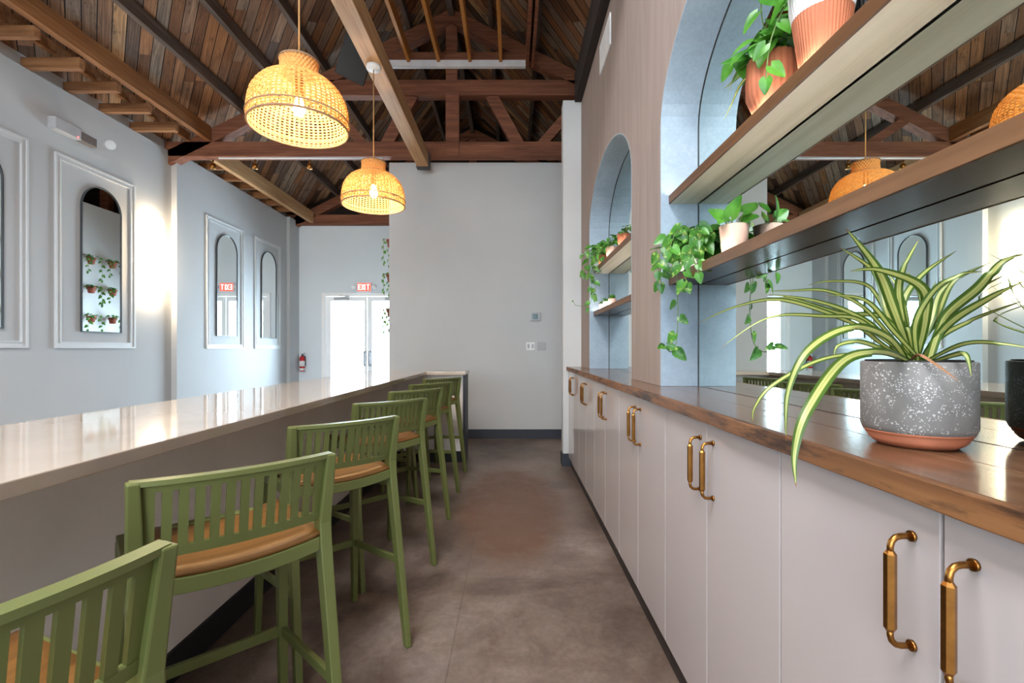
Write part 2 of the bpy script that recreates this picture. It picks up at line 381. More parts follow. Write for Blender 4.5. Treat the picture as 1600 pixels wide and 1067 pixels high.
def thing(name, label, cat, loc=(0, 0, 0), rz=0, group=None):
    o = bpy.data.objects.new(name, None); C.objects.link(o); o.empty_display_size = .1
    o.location = loc; o.rotation_euler = (0, 0, rz); return tag(o, label, cat, group)
def tag(o, label, cat, group=None):
    o['label'] = label; o['category'] = cat
    if group: o['group'] = group
    return o
def struct(o): o['kind'] = 'structure'; return o
def copy_tree(o, parent=None):
    c = o.copy(); C.objects.link(c); c.parent = parent
    for ch in list(o.children): copy_tree(ch, c)
    return c
def kids(o):
    return [x for x in C.objects if x.parent == o]
def dup(root, loc, rz=None, label=None):
    def rec(o, par):
        c = o.copy(); C.objects.link(c); c.parent = par
        for ch in kidmap.get(o.name, []): rec(ch, c)
        return c
    kidmap = {}
    for x in C.objects:
        if x.parent: kidmap.setdefault(x.parent.name, []).append(x)
    r = rec(root, None); r.location = loc
    if rz is not None: r.rotation_euler = (0, 0, rz)
    if label: r['label'] = label
    return r
ordn = ['first', 'second', 'third', 'fourth', 'fifth', 'sixth', 'seventh', 'eighth', 'ninth', 'tenth', 'eleventh', 'twelfth', 'thirteenth', 'fourteenth', 'fifteenth', 'sixteenth']

# ------------------------------------------------------------------ setting
XL = -4.87; XR = 3.15; YE = 10.5; YB = -3.2
def deckz(x): return 4.30+.5*(x-XL) if x <= RX else 4.30+.5*(RX-XL)-.5*(x-RX)
struct(MB().box(XL-.3, XR+.3, YB-.2, YE+.2, -.1, 0).build('floor', M['concrete']))
d = MB()
for xa, xb in ((XL-.4, RX), (RX, XR+.4)):
    za, zb = deckz(xa), deckz(xb)
    d.prism([(xa, za), (xb, zb), (xb, zb+.04), (xa, za+.04)], 1, YB-.3, YE+.4)
struct(d.build('ceiling', M['deck']))
w = MB().box(XL-.2, XL, YB-.2, 6.77, 0, 4.12).box(XL-.2, XL+.08, 6.77, 10.06, 0, 4.12).box(XL-.2, XL+.15, 10.06, YE+.2, 0, 4.12)
w.box(XL-.2, XL-.06, YB-.2, YE+.2, 4.12, 4.34)
struct(w.build('wall_left', M['left_wall']))
struct(MB().box(XR, XR+.2, YB-.2, YE+.2, 0, 4.36).build('wall_far_right', M['white_wall']))
# end wall with the door opening, gable above
DX0, DX1, DZ = -4.21, -2.21, 2.55
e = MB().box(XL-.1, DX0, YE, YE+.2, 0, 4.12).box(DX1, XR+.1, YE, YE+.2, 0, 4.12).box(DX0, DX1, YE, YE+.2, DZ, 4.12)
struct(e.build('wall_back', M['end_wall_lit']))
struct(MB().prism([(XL-.1, 4.12), (XR+.1, 4.12), (XR+.1, 4.3), (RX, 6.32), (XL-.1, 4.26)], 1, YE+.02, YE+.2).build('wall_gable', M['darkbeam']))
# wall behind the camera with the shop windows
b = MB().box(XL-.1, -4.6, YB-.2, YB, 0, 4.12).box(2.2, XR+.1, YB-.2, YB, 0, 4.12).box(-4.6, 2.2, YB-.2, YB, 0, .5).box(-4.6, 2.2, YB-.2, YB, 3.5, 4.12)
b.box(-2.38, -2.3, YB-.2, YB, .5, 3.5).box(-.08, 0, YB-.2, YB, .5, 3.5)
b.prism([(XL-.1, 4.12), (XR+.1, 4.12), (XR+.1, 4.3), (RX, 6.32), (XL-.1, 4.26)], 1, YB-.2, YB)
struct(b.build('wall_front', M['left_wall']))
for i, (a0, a1) in enumerate(((-4.6, -2.38), (-2.3, -.08), (0, 2.2))):
    fr = MB().box(a0, a0+.06, YB-.12, YB-.04, .5, 3.5).box(a1-.06, a1, YB-.12, YB-.04, .5, 3.5).box(a0+.06, a1-.06, YB-.12, YB-.04, .5, .56).box(a0+.06, a1-.06, YB-.12, YB-.04, 3.44, 3.5).build('window_%d' % (i+1), M['trim'])
    struct(fr); MB().box(a0+.06, a1-.06, YB-.085, YB-.078, .56, 3.44).build('glass_pane', M['glass'], fr)
struct(MB().box(-9, 7, 10.8, 26, -.25, -.12).build('floor_outside', M['asphalt']))
# partition block
PX0, PY = -1.795, 6.92
struct(MB().box(PX0, XR, PY, YE, 0, 4.03).build('wall_partition', M['white_wall']))
struct(MB().box(PX0-.012, XR, PY-.014, PY, 0, .135).build('baseboard_partition', M['navy_base']))
struct(MB().box(XL, XL+.012, YB, 6.77, 0, .13).build('baseboard_left', M['navy_base']))

# right-hand arched wall: front face X=.773, niches to X=.967
WX, NX, CT = .773, .967, 1.109
WT = 4.05
arches = [(.58, 2.463), (3.06, 4.726)]
SPR, RISE = 2.45, .50
def arch_pts(y0, y1, n=28):
    c = (y0+y1)/2; a = (y1-y0)/2
    return [(c-a*math.cos(PI*k/n), SPR+RISE*math.sin(PI*k/n)) for k in range(n+1)]
w = MB().box(NX+.012, NX+.3, YB, 5.286, 0, WT)
pier = [(YB, arches[0][0]), (arches[0][1], arches[1][0]), (arches[1][1], 5.286)]
for a, b2 in pier: w.box(WX, NX+.012, a, b2, CT+.001, WT)
for y0, y1 in arches:
    pts = arch_pts(y0, y1)
    for (ya, za), (yb, zb) in zip(pts[:-1], pts[1:]):
        w.prism([(ya, za), (yb, zb), (yb, WT), (ya, WT)], 0, WX, NX+.012)
struct(w.build('wall_right', M['pink']))
for i, (y0, y1) in enumerate(arches):
    m = MB(); t_ = .006; pts = arch_pts(y0, y1)
    out = [(y0, CT+.001)]+pts+[(y1, CT+.001)]
    c = (y0+y1)/2; a = (y1-y0)/2
    inn = [(y0+t_, CT+.001)]+[(c+(p[0]-c)*(a-t_)/a, SPR+(p[1]-SPR)*(RISE-t_)/RISE) for p in pts]+[(y1-t_, CT+.001)]
    for k in range(len(out)-1):
        m.prism([out[k], out[k+1], inn[k+1], inn[k]], 0, WX-.001, NX+.001)
    struct(m.build('trim_%d' % (i+1), M['reveal']))
    mm = MB(); mm.prism(inn, 0, NX, NX+.008)
    o = mm.build('arched_niche_mirror', M['mirror_green'])
    sm = MB()
    gi = [(c+(p[0]-c)*.997, max(p[1]-.002, CT+.001)) for p in inn]
    for k in range(len(inn)-1): sm.prism([inn[k], inn[k+1], gi[k+1], gi[k]], 0, NX-.0035, NX)
    sm.build('edge_seal', M['black'], o)
    tag(o, ['tall mirror filling the near arched niche behind the spider plant', 'tall mirror filling the far arched niche by the white pillar'][i], 'mirror')
struct(MB().box(.571, .80, 5.286, 5.45, .14, 4.08).box(.80, NX+.3, 5.286, 5.45, 0, 4.08).build('wall_pillar', M['white_wall']))
struct(MB().box(.558, .815, 5.272, 5.46, 0, .14).build('baseboard_pillar', M['navy_base']))
tag(MB().box(.70, .86, YB+.02, 5.3, WT+.01, 4.37).build('shadow_gap_beam', M['darkbeam']), 'nearly black beam filling the shadow gap along the top of the taupe arched wall', 'beam')  # dark beam put in to draw the shadow gap above the wall
tag(MB().box(WX-.012, WX, 3.69, 4.12, 3.68, 3.93).build('wall_panel', M['white_plastic'], bevel=.003), 'small white rectangular panel high on the taupe wall above the far arch', 'panel')

# panel mouldings on the left wall
def moulding(n, x, y0, y1, z0=1.315, z1=3.41):
    m = MB()
    for (off, wd, th) in ((0, .020, .022), (.020, .035, .010), (.055, .014, .018)):
        a, b_, c_, d_ = y0+off, y1-off, z0+off, z1-off
        m.box(x, x+th, a, a+wd, c_, d_).box(x, x+th, b_-wd, b_, c_, d_).box(x, x+th, a+wd, b_-wd, c_, c_+wd).box(x, x+th, a+wd, b_-wd, d_-wd, d_)
    struct(m.build('trim_%d' % n, M['trim']))
moulding(3, XL, 3.68, 4.754); moulding(4, XL, 5.037, 6.107); moulding(5, XL+.08, 7.41, 8.44); moulding(6, XL+.08, 8.80, 9.77)

def wall_mirror(x, y0, y1, z0, z1, label):
    t = thing('wall_mirror', label, 'mirror', (x, (y0+y1)/2, z0), 0, 'arched mirrors on the left wall')
    a = (y1-y0)/2; hs = z1-z0-a*1.0; n = 20
    out = [(-a, 0), (a, 0)]+[(a*math.cos(PI*k/n), hs+a*math.sin(PI*k/n)) for k in range(n+1)]
    g = .010; ai = a-g
    inn = [(-ai, g), (ai, g)]+[(ai*math.cos(PI*k/n), hs+ai*math.sin(PI*k/n)) for k in range(n+1)]
    m = MB()
    for k in range(len(out)):
        k2 = (k+1) % len(out); m.prism([out[k], out[k2], inn[k2], inn[k]], 0, .0, .022)
    m.build('frame', M['dark_frame'], t)
    MB().prism(inn, 0, .003, .012).build('mirror_glass', M['mirror'], t)
wall_mirror(XL, 3.95, 4.52, 1.50, 3.21, 'arched black-framed mirror cut off by the left edge of the photo')
wall_mirror(XL, 5.34, 5.89, 1.50, 3.21, 'arched black-framed mirror reflecting potted plants, beside the glowing sconce')
wall_mirror(XL+.08, 7.66, 8.24, 1.52, 3.22, 'arched mirror on the left wall, just past the sconce corner')
wall_mirror(XL+.08, 9.03, 9.60, 1.52, 3.22, 'smallest-looking arched mirror, nearest the glass doors')

# sconce
t = thing('wall_sconce', 'glowing tall warm wall light left of the wall corner', 'lamp', (XL, 6.37, 1.98))
MB().box(0, .03, -.045, .045, .05, 1.05).build('back_plate', M['white_plastic'], t, bevel=.004)
MB().lathe([(0, 0), (.05, .01), (.07, .05), (.07, 1.05), (.05, 1.09), (0, 1.10)], (.105, 0, 0), 20).build('glass_tube', M['sconce_glow'], t)
MB().tube([(.02, 0, .25), (.06, 0, .25)], .012, 8).build('mounting_arm', M['brass'], t)
# emergency light
t = thing('emergency_light', 'white emergency light unit with spot head high above the second mirror', 'emergency light', (XL, 5.12, 3.62))
MB().box(0, .09, -.16, .14, 0, .13).build('housing', M['grey_plastic'], t, bevel=.008)
MB().box(0, .07, .14, .36, .01, .11).build('end_housing', M['fixture_brown'], t, bevel=.006)
for y, z in ((.42, .03),):
    h = MB().lathe([(.0, 0), (.035, 0), (.055, .05), (.058, .075)], (0, 0, 0), 18).build('lamp_head', M['white_plastic'], t)
    h.location = (.13, y, z+.05); h.rotation_euler = (.5, 1.9, .2)
    MB().lathe([(.055, .072), (0, .080)], (0, 0, 0), 18).build('lens', M['lens'], h)
MB().box(.088, .094, .09, .105, .01, .025).build('indicator', M['led_red'], t)
# fire extinguisher
t = thing('fire_extinguisher', 'red fire extinguisher with white label hanging in the far left corner', 'fire extinguisher', (-4.62, YE-.075, .82))
MB().lathe([(0, 0), (.052, 0), (.055, .01), (.055, .27), (.045, .31), (.02, .335), (0, .335)], n=20).build('cylinder', M['red'], t)
MB().lathe([(.0565, .11), (.0565, .23)], n=20).lathe([(.0565, .02), (.0565, .07)], n=20).build('paper_label', M['label_white'], t, solid=.001)
MB().tube([(0, 0, .335), (0, 0, .37)], .014, 8).build('valve', M['black'], t)
MB().bar((-.01, 0, .375), (.07, 0, .40), .02, .008).bar((-.01, 0, .365), (.06, 0, .36), .02, .008).build('handle', M['black'], t)
MB().tube([(.01, 0, .35), (.07, -.01, .33), (.078, -.01, .2), (.072, 0, .12)], .009, 8).build('hose', M['black'], t)
MB().box(-.03, .03, .055, .075, .15, .32).build('wall_bracket', M['bracket'], t)

# double doors
fr = MB().box(DX0, DX0+.08, YE-.03, YE+.1, 0, DZ).box(DX1-.08, DX1, YE-.03, YE+.1, 0, DZ).box(DX0+.08, DX1-.08, YE-.03, YE+.1, DZ-.07, DZ).build('door_frame', M['door_paint'])
struct(fr)
for i, (a0, a1, hx) in enumerate(((DX0+.085, -3.215, -3.27), (-3.205, DX1-.085, -3.15))):
    st = .10 if i == 0 else .10
    dd = MB().box(a0, a0+st, YE+.01, YE+.055, .01, DZ-.075).box(a1-st*.6, a1, YE+.01, YE+.055, .01, DZ-.075)
    dd.box(a0+st, a1-st*.6, YE+.01, YE+.055, .01, .22).box(a0+st, a1-st*.6, YE+.01, YE+.055, DZ-.175, DZ-.075)
    dd = struct(dd.build('door_%d' % (i+1), M['door_paint']))
    MB().box(a0+st, a1-st*.6, YE+.028, YE+.036, .22, DZ-.175).build('glass_pane', M['glass'], dd)
    MB().tube([(hx, YE-.01, .95), (hx, YE-.04, .95), (hx, YE-.04, 1.25), (hx, YE-.01, 1.25)], .012, 8).box(hx-.02, hx+.02, YE-.005, YE+.01, .93, .97).box(hx-.02, hx+.02, YE-.005, YE+.01, 1.23, 1.27).build('door_handle', M['steel'], dd)
    cx = a0+.35 if i == 0 else a1-.35
    MB().box(cx-.16, cx+.16, YE-.04, YE+.01, DZ-.16, DZ-.10).bar((cx, YE-.03, DZ-.10), (cx+.22, YE-.12, DZ-.08), .02, .012).bar((cx+.22, YE-.12, DZ-.08), (cx-.04, YE-.03, DZ-.05), .02, .012).build('door_closer', M['grey_plastic'], dd)
# exit sign
t = thing('exit_sign', 'lit red EXIT sign with two lamp heads above the glass doors', 'exit sign', (-3.262, YE, 2.575))
MB().box(-.16, .16, -.06, 0, 0, .20).build('housing', M['white_plastic'], t, bevel=.005)
MB().box(-.145, .145, -.064, -.060, .012, .188).build('sign_face', M['exit_red'], t)
m = MB()
def seg(x0, z0, x1, z1, wd=.018): m.bar((x0, -.066, z0), (x1, -.066, z1), .004, wd, (0, 0, 1) if abs(x1-x0) > 1e-6 else (1, 0, 0))
def letter_bar(x0, z0, x1, z1, wd=.017):
    p = Vector((x0, 0, z0)); q = Vector((x1, 0, z1)); dd_ = (q-p).normalized(); n_ = Vector((-dd_.z, 0, dd_.x))*wd/2
    a = [p+n_, q+n_, q-n_, p-n_]; m.prism([(v.x, v.z) for v in a], 1, -.068, -.064)
zl, zh = .04, .16
for lx, L in ((-.118, 'E'), (-.052, 'X'), (.022, 'I'), (.062, 'T')):
    if L == 'E':
        letter_bar(lx, zl, lx, zh)
        for z in (zl+.008, (zl+zh)/2, zh-.008): letter_bar(lx, z, lx+.048, z)
    if L == 'X': letter_bar(lx, zl, lx+.052, zh); letter_bar(lx, zh, lx+.052, zl)
    if L == 'I': letter_bar(lx, zl, lx, zh)
    if L == 'T': letter_bar(lx+.028, zl, lx+.028, zh); letter_bar(lx-.002, zh-.008, lx+.058, zh-.008)
m.build('sign_lettering', M['exit_letter'], t)
for s_ in (-1, 1):
    h = MB().lathe([(0, 0), (.035, 0), (.05, .05), (.05, .07)], n=16).build('lamp_head', M['white_plastic'], t)
    h.location = (s_*.235, -.03, .13); h.rotation_euler = (2.2, s_*.3, 0)
    MB().lathe([(.049, .07), (0, .074)], n=16).build('lens', M['lens'], h)
    MB().bar((s_*.15, -.03, .14), (s_*.22, -.03, .14), .02, .02).build('lamp_arm', M['white_plastic'], t)

# switches and thermostat on the partition
t = thing('thermostat', 'small square thermostat with dark screen on the partition wall', 'thermostat', (.345, PY, 1.715))
MB().box(-.075, .075, -.02, 0, 0, .125).build('housing', M['grey_plastic'], t, bevel=.006)
MB().box(-.05, .03, -.023, -.02, .025, .105).build('screen', plain('thermostat_screen', srgb(70, 98, 102), .1), t)
for x, mt_, lb in ((.271, 'white_plastic', 'white wall switch plate below the thermostat, left one'), (.432, 'grey_plastic', 'greyer wall switch plate below the thermostat, right one')):
    t = thing('switch_plate', lb, 'switch', (x, PY, 1.29), 0, 'switch plates on the partition')
    MB().box(-.062, .062, -.008, 0, 0, .115).build('plate', M[mt_], t, bevel=.003)
    for dx in (-.03, .03): MB().box(dx-.016, dx+.016, -.012, -.008, .025, .09).build('rocker', M['grey_plastic'], t)

# navy stand with tray behind partition edge
t = thing('host_stand', 'dark blue stand just showing past the left edge of the partition', 'stand', (-2.16, 9.4, 0))
MB().box(-.17, .30, -.2, .2, 0, .88).build('body', M['white_plastic'], t)
MB().box(-.04, .30, -.21, .21, .88, 1.225).build('cabinet', M['navy'], t, bevel=.004)
MB().box(-.17, -.04, -.15, .15, .88, .97).build('tray', M['fixture_brown'], t, bevel=.004)
MB().box(-.17, -.04, -.15, .0, 1.11, 1.225).build('panel', M['grey_plastic'], t, bevel=.004)
MB().box(-.06, -.04, -.15, .15, .97, 1.12).build('post', M['white_plastic'], t)

# ------------------------------------------------------------------ roof timbers
def purlins():
    k = 0
    xs = [-3.82, -3.24, -2.66, -2.06, -1.46]
    for i, x in enumerate(xs):
        z = deckz(x)-.02
        o = MB().box(x-.03, x+.03, YB+.02, YE, z-.15, z-.002).build('roof_purlin', M['purlin'])
        tag(o, 'dark brown roof purlin on the left slope, %s one right of the honey-coloured beam' % ordn[i], 'purlin', 'roof purlins on the left slope')
    for i, x in enumerate([-.30, .35, 1.0, 1.65, 2.3]):
        z = deckz(x)-.02
        o = MB().box(x-.03, x+.03, YB+.02, YE, z-.15, z-.002).build('roof_purlin', M['purlin'])
        tag(o, 'dark brown roof purlin on the right slope, %s one right of the ridge' % ordn[i], 'purlin', 'roof purlins on the right slope')
purlins()
tag(MB().box(RX-.04, RX+.04, YB+.02, YE, 6.02, 6.26).build('ridge_board', M['purlin']), 'dark ridge board along the roof peak', 'beam')
# big honey beam left, then pale beam beyond truss
x = -4.25
tag(MB().box(x-.08, x, YB+.02, 6.70, 4.245, 4.45).build('roof_beam', M['beam_new'], bevel=.004), 'wide honey-brown beam running above the left wall toward the truss', 'beam')
tag(MB().box(x-.16, x-.08, 6.90, YE-.12, 4.06, 4.30).build('roof_beam', M['glulam'], bevel=.004), 'light yellowish beam running above the left wall beyond the truss', 'beam')
tag(MB().box(-4.60, -4.55, YB+.02, 6.70, 4.245, 4.36).build('roof_purlin', M['stub']), 'thin brown purlin between the left wall and the honey-brown beam', 'purlin')
ys = [3.42+.45*i for i in range(15)]
ys = [y for y in ys if not 6.5 < y < 7.05]
for i, y in enumerate(ys):
    xe = x-.08 if y < 6.8 else x-.16
    j = R.uniform(-.02, .02)
    o = MB().box(XL-.05 if y < 6.77 else XL-.05, xe, y-.03, y+.03, 4.135+j, 4.235+j*.5).build('rafter_tail', M['stub'])
    tag(o, 'short brown rafter tail above the left wall, %s one from the camera' % ordn[i], 'rafter', 'rafter tails along the left wall')

def truss(Y, label, detail=True, n=0):
    t = thing('roof_truss', label, 'truss', (0, Y, 0), 0, 'timber roof trusses')
    tm = M['old_beam_x']; h = .075
    MB().box(XL-.05, XR+.02, -h, h, 4.035, 4.245).build('bottom_chord', tm, t, bevel=.006)
    for s_ in (-1, 1):
        xe = XL-.02 if s_ < 0 else XR
        MB().prism([(xe, 3.915+.5*abs(0) if 0 else deckz(xe)-.375), (RX, deckz(RX)-.375), (RX, deckz(RX)-.175), (xe, deckz(xe)-.175)], 1, -h, h).build('top_chord', tm, t)
    MB().box(-2.62, .92, -h, h, 4.90, 5.12).build('collar_beam', tm, t, bevel=.006)
    MB().box(-.935, -.745, -h-.035, h-.04, 4.036, 4.92).build('king_post', tm, t, bevel=.004)
    def br(x0, z0, x1, z1, wd):
        MB().bar((x0, 0, z0), (x1, 0, z1), .10, wd, (0, 1, 0)).build('diagonal_brace', tm, t) if False else None
        p = Vector((x0, z0)); q = Vector((x1, z1)); d_ = (q-p).normalized(); n_ = Vector((-d_.y, d_.x))*wd/2
        MB().prism([tuple(p+n_), tuple(q+n_), tuple(q-n_), tuple(p-n_)], 1, -.05, .05).build('diagonal_brace', tm, t)
    br(-.30, 4.92, .10, 4.2, .17); br(-1.42, 4.92, -1.80, 4.2, .17)
    br(1.02, 4.90, .42, 4.22, .13); br(-2.72, 4.90, -2.12, 4.22, .13)
    br(2.0, 4.65, 1.5, 4.22, .12); br(-3.72, 4.60, -3.15, 4.22, .12)
    br(RX, 6.0, RX, 5.1, .16)
    return t
truss(6.78, 'timber roof truss standing over the front of the partition wall')
truss(YE-.09, 'farthest timber roof truss, on the wall above the glass doors')
truss(2.86, 'nearest timber roof truss, overhead above the bar')
# glulam beam with bracket, pendants hang from it
tag(MB().box(-1.325, -1.165, YB+.02, 6.70, 3.85, 4.05).build('ceiling_beam', M['glulam'], bevel=.006), 'pale fir beam running lengthwise above the bar, carrying the pendant lamps', 'beam')
tag(MB().box(-1.335, -1.155, 6.60, 6.702, 3.838, 4.06).build('beam_hanger', M['bracket']), 'grey steel hanger holding the pale beam to the truss', 'bracket')
# joists above
for i, x in enumerate((-1.45, -1.03, -.59, -.16)):
    o = MB().box(x-.022, x+.022, 2.95, 6.69, 5.33, 5.50).build('ceiling_joist', M['joist'])
    tag(o, 'slim orange pine joist near the roof peak, %s from the left' % ordn[i], 'joist', 'pine joists near the roof peak')
tag(MB().box(.19, .235, 2.95, 6.69, 5.28, 5.68).box(.27, .31, 2.95, 6.69, 5.28, 5.66).build('double_joist', M['old_beam_x']), 'deep doubled brown plank joist on the right of the pine joists', 'joist')
tag(MB().box(-1.9, .19, 6.64, 6.70, 5.27, 5.36).build('ledger_board', M['white_plastic']), 'white-painted ledger board under the ends of the pine joists', 'board')
tag(MB().box(-1.9, .19, 6.66, 6.74, 5.36, 5.48).build('blocking_board', M['old_beam_x']), 'brown blocking timber just above the white ledger board', 'board')
# conduit and small brass fittings
tag(MB().tube([(XL+.75, 6.66, 3.99), (-1.82, 6.66, 3.99)], .014, 8).build('conduit_pipe', M['white_plastic']), 'thin white conduit under the truss over the far room', 'pipe')
for i, x in enumerate((-4.32, -3.71, -2.92)):
    o = MB().tube([(0, 0, .0), (0, 0, -.05)], .012, 8).lathe([(.012, -.05), (.035, -.06), (.04, -.13), (.0, -.13)], n=12).build('spot_fitting', M['brass'])
    o.location = (x, 6.84, 4.035); tag(o, ('small brass spot fitting hanging under the truss, %s from the left wall' % ordn[i]), 'spotlight', 'brass fittings under the truss')

# loudspeaker
t = thing('loudspeaker', 'black wedge-shaped loudspeaker hung under the roof beside the pale beam', 'speaker', (-1.66, 5.0, 4.36))
o = MB().prism([(-.16, -.2), (.16, -.12), (.16, .18), (-.16, .24)], 0, -.15, .15).build('cabinet', M['black'], t, bevel=.01)
o.rotation_euler = (.55, .25, .5)
g = MB().box(-.14, .14, -.172, -.165, -.16, .20).build('grille', M['black'], t); g.rotation_euler = (.55, .25, .5)
MB().tube([(0, 0, .1), (0, 0, 1.36)], .014, 8).build('mounting_pole', M['black'], t)

# ------------------------------------------------------------------ pendant lamps
def pendant(loc, ztop, label, cord_to):
    t = thing('pendant_lamp', label, 'lamp', loc, 0, 'woven rattan pendant lamps over the bar')
    prof = [(0, .272), (.03, .276), (.08, .275), (.13, .268), (.17, .255), (.21, .233), (.245, .203), (.27, .168), (.285, .125), (.292, .112), (.30, .106), (.33, .103), (.36, .101), (.385, .106)]
    # resample the profile by arc length
    pts = [Vector((r, z)) for z, r in prof]; L = [0]
    for a, b_ in zip(pts[:-1], pts[1:]): L.append(L[-1]+(b_-a).length)
    NR, NM = 27, 60
    def at(s):
        for i in range(len(L)-1):
            if s <= L[i+1]+1e-9:
                f = (s-L[i])/(L[i+1]-L[i]); return pts[i].lerp(pts[i+1], f)
        return pts[-1]
    m = MB()
    for j in range(NR):
        s0 = L[-1]*j/NR; s1 = L[-1]*(j+1)/NR
        r_mid = at((s0+s1)/2).x; nm = NM
        for k in range(nm):
            a0 = 2*PI*k/nm; a1 = 2*PI*(k+1)/nm
            bul = (.003 if s0 > .15 else .0012)*(1 if (j+k) % 2 else -1)
            def V(s, a, off=0):
                p = at(s); return ((p.x+off)*math.cos(a), (p.x+off)*math.sin(a), p.y)
            hs = .20 if s0 < .15 else (.25 if s0 < .34 else .36); ha = .19 if s0 < .15 else (.25 if s0 < .34 else .38)
            si0 = s0+(s1-s0)*hs; si1 = s1-(s1-s0)*hs; ai0 = a0+(a1-a0)*ha; ai1 = a1-(a1-a0)*ha
            vs = [V(s0, a0), V(s0, a1), V(s1, a1), V(s1, a0), V(si0, ai0, bul), V(si0, ai1, bul), V(si1, ai1, bul), V(si1, ai0, bul)]
            m.add(vs, [(0, 1, 5, 4), (1, 2, 6, 5), (2, 3, 7, 6), (3, 0, 4, 7)])
    m.build('shade', M['rattan'], t, solid=.0022)
    rim = MB()
    for z, r, rr in ((0.0, .272, .007), (.045, .279, .0045), (.293, .113, .005), (.386, .106, .006)):
        ring = [(r*math.cos(2*PI*k/48), r*math.sin(2*PI*k/48), z) for k in range(49)]
        (rim if z != 0 else rim).tube(ring, rr, 6, caps=False)
    rim.build('rim', M['rattan_rim'], t)
    MB().tube([(0, 0, .387), (0, 0, cord_to-loc[2]-.03)], .0055, 8).build('cord', M['cord'], t)
    MB().tube([(0, 0, .18), (0, 0, .39)], .022, 12).build('socket', M['brass'], t)
    MB().bar((-.106, 0, .386), (.106, 0, .386), .012, .004).build('top_bar', M['brass'], t)
    MB().lathe([(0, .07), (.02, .075), (.034, .10), (.034, .125), (.02, .16), (.012, .185), (0, .185)], n=16).build('bulb', M['bulb'], t)
    MB().lathe([(0, -.035), (.062, -.032), (.065, -.02), (.065, 0), (0, 0)], (0, 0, cord_to-loc[2]), 24).build('canopy', M['white_plastic'], t)
    return t
LX = -1.245
pendant((LX, 2.77, 2.595), 0, 'larger, nearer woven rattan pendant lamp glowing over the bar', 3.85)
pendant((LX, 4.26, 2.595), 0, 'smaller-looking, farther woven rattan pendant lamp glowing before the partition', 3.85)

# ------------------------------------------------------------------ bar
t = thing('bar_counter', 'long white bar counter with glossy quartz top and black baseboard on the left', 'bar', (0, 0, 0))
RY = 5.38
MB().prism([(-1.70, -2.4), (-.966, -2.4), (-.966, RY-.04), (-.525, RY-.04), (-.525, RY+.42), (-1.70, RY+.42)], 2, 1.012, 1.048).build('countertop', M['quartz'], t, bevel=.003)
MB().box(-1.45, -1.333, -2.35, RY+.3, .125, 1.012).build('front_panel', M['bar_front'], t)
MB().box(-1.333, -.56, RY+.10, RY+.3, .125, 1.012).build('return_panel', M['bar_front'], t)
MB().box(-.56, -.53, RY+.02, RY+.34, 0, 1.012).build('end_panel', M['navy_base'], t)
MB().box(-1.44, -1.318, -2.35, RY+.3, 0, .125).build('baseboard', M['black_base'], t)
MB().box(-1.318, -.56, RY+.085, RY+.29, 0, .125).build('return_baseboard', M['black_base'], t)

# ------------------------------------------------------------------ cabinets and wooden counter
DF = .63   # door face
SEAM0, PIT = .694, .418
def handle_mesh():
    m = MB(); z0, z1 = 0, .172; so = .036; r = .0048
    def arc(zc, sgn):
        return [(0, 0, zc), (-so*.55, 0, zc)]+[(-so*.55-so*.45*math.sin(a), 0, zc-sgn*so*.45*(1-math.cos(a))) for a in (PI/6, PI/3, PI/2)]
    top = arc(z1, 1); bot = arc(z0, -1)
    m.tube(top+[(-so, 0, z1-.027)], r, 10); m.tube(bot+[(-so, 0, z0+.027)], r, 10)
    m.tube([(-so, 0, z0+.022), (-so, 0, z0+.028), (-so, 0, z1-.028), (-so, 0, z1-.022)], [r, .0088, .0088, r], 6)
    for z in (z0, z1): m.lathe([(0, 0)], n=4) if False else m.tube([(0, 0, z), (-.005, 0, z)], .0085, 12)
    return m
def cabinet(y0, y1, label, single=False):
    t = thing('base_cabinet', label, 'cabinet', (DF, y0, 0), 0, 'glossy pale base cabinets along the right wall')
    W = y1-y0
    MB().box(.019, .33, .001, W-.001, .10, 1.068).build('body', M['laminate_edge'], t)
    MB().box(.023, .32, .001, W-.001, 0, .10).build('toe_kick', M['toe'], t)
    spans = [(0, W, 'r')] if single else [(0, W/2, 'r'), (W/2, W, 'l')]
    for a, b_, side in spans:
        dd = MB().box(0, .018, a+.0034, b_-.0034, .102, 1.064).build('door', M['laminate'], t, bevel=.0012)
        hy = (b_-.050) if side == 'r' else (a+.050)
        if single: hy = a+.30
        h = handle_mesh().build('handle', M['brass'], dd); h.location = (0, hy, .835)
    return t
names = ['nearest the camera and cut off by the frame', 'second from the camera, below the spider plant pot', 'third from the camera, right of the pier foot', 'fourth from the camera, below the taupe pier', 'fifth from the camera, below the far arch']
ys_ = [SEAM0-PIT+2*PIT*i for i in range(6)]
for i in range(5):
    cabinet(ys_[i], ys_[i+1], 'pale pinkish glossy two-door base cabinet, '+names[i])
cabinet(ys_[5], 5.268, 'pale narrow base cabinet farthest away beside the white pillar')
t = thing('wood_countertop', 'stained brown plank worktop on the pale cabinets along the right wall', 'worktop', (0, 0, 0))
m = MB()
bw = [(.618, .79), (.7905, .964)]
for a, b_ in bw: m.box(a, b_, SEAM0-PIT-1.2, 5.284, 1.069, 1.109)
m.build('planks', M['counter'], t, bevel=.0015)
m = MB(); segs = 60; y0c = SEAM0-PIT-1.2
prof = []
for k in range(segs+1):
    prof.append((y0c+(5.284-y0c)*k/segs, .604+.0035*R.uniform(-1, 1)))
poly = [(p[1], p[0]) for p in prof]+[(.618, 5.284), (.618, y0c)]
m.prism(poly, 2, 1.069, 1.109); m.build('front_edge', M['counter_edge'], t, bevel=.002)

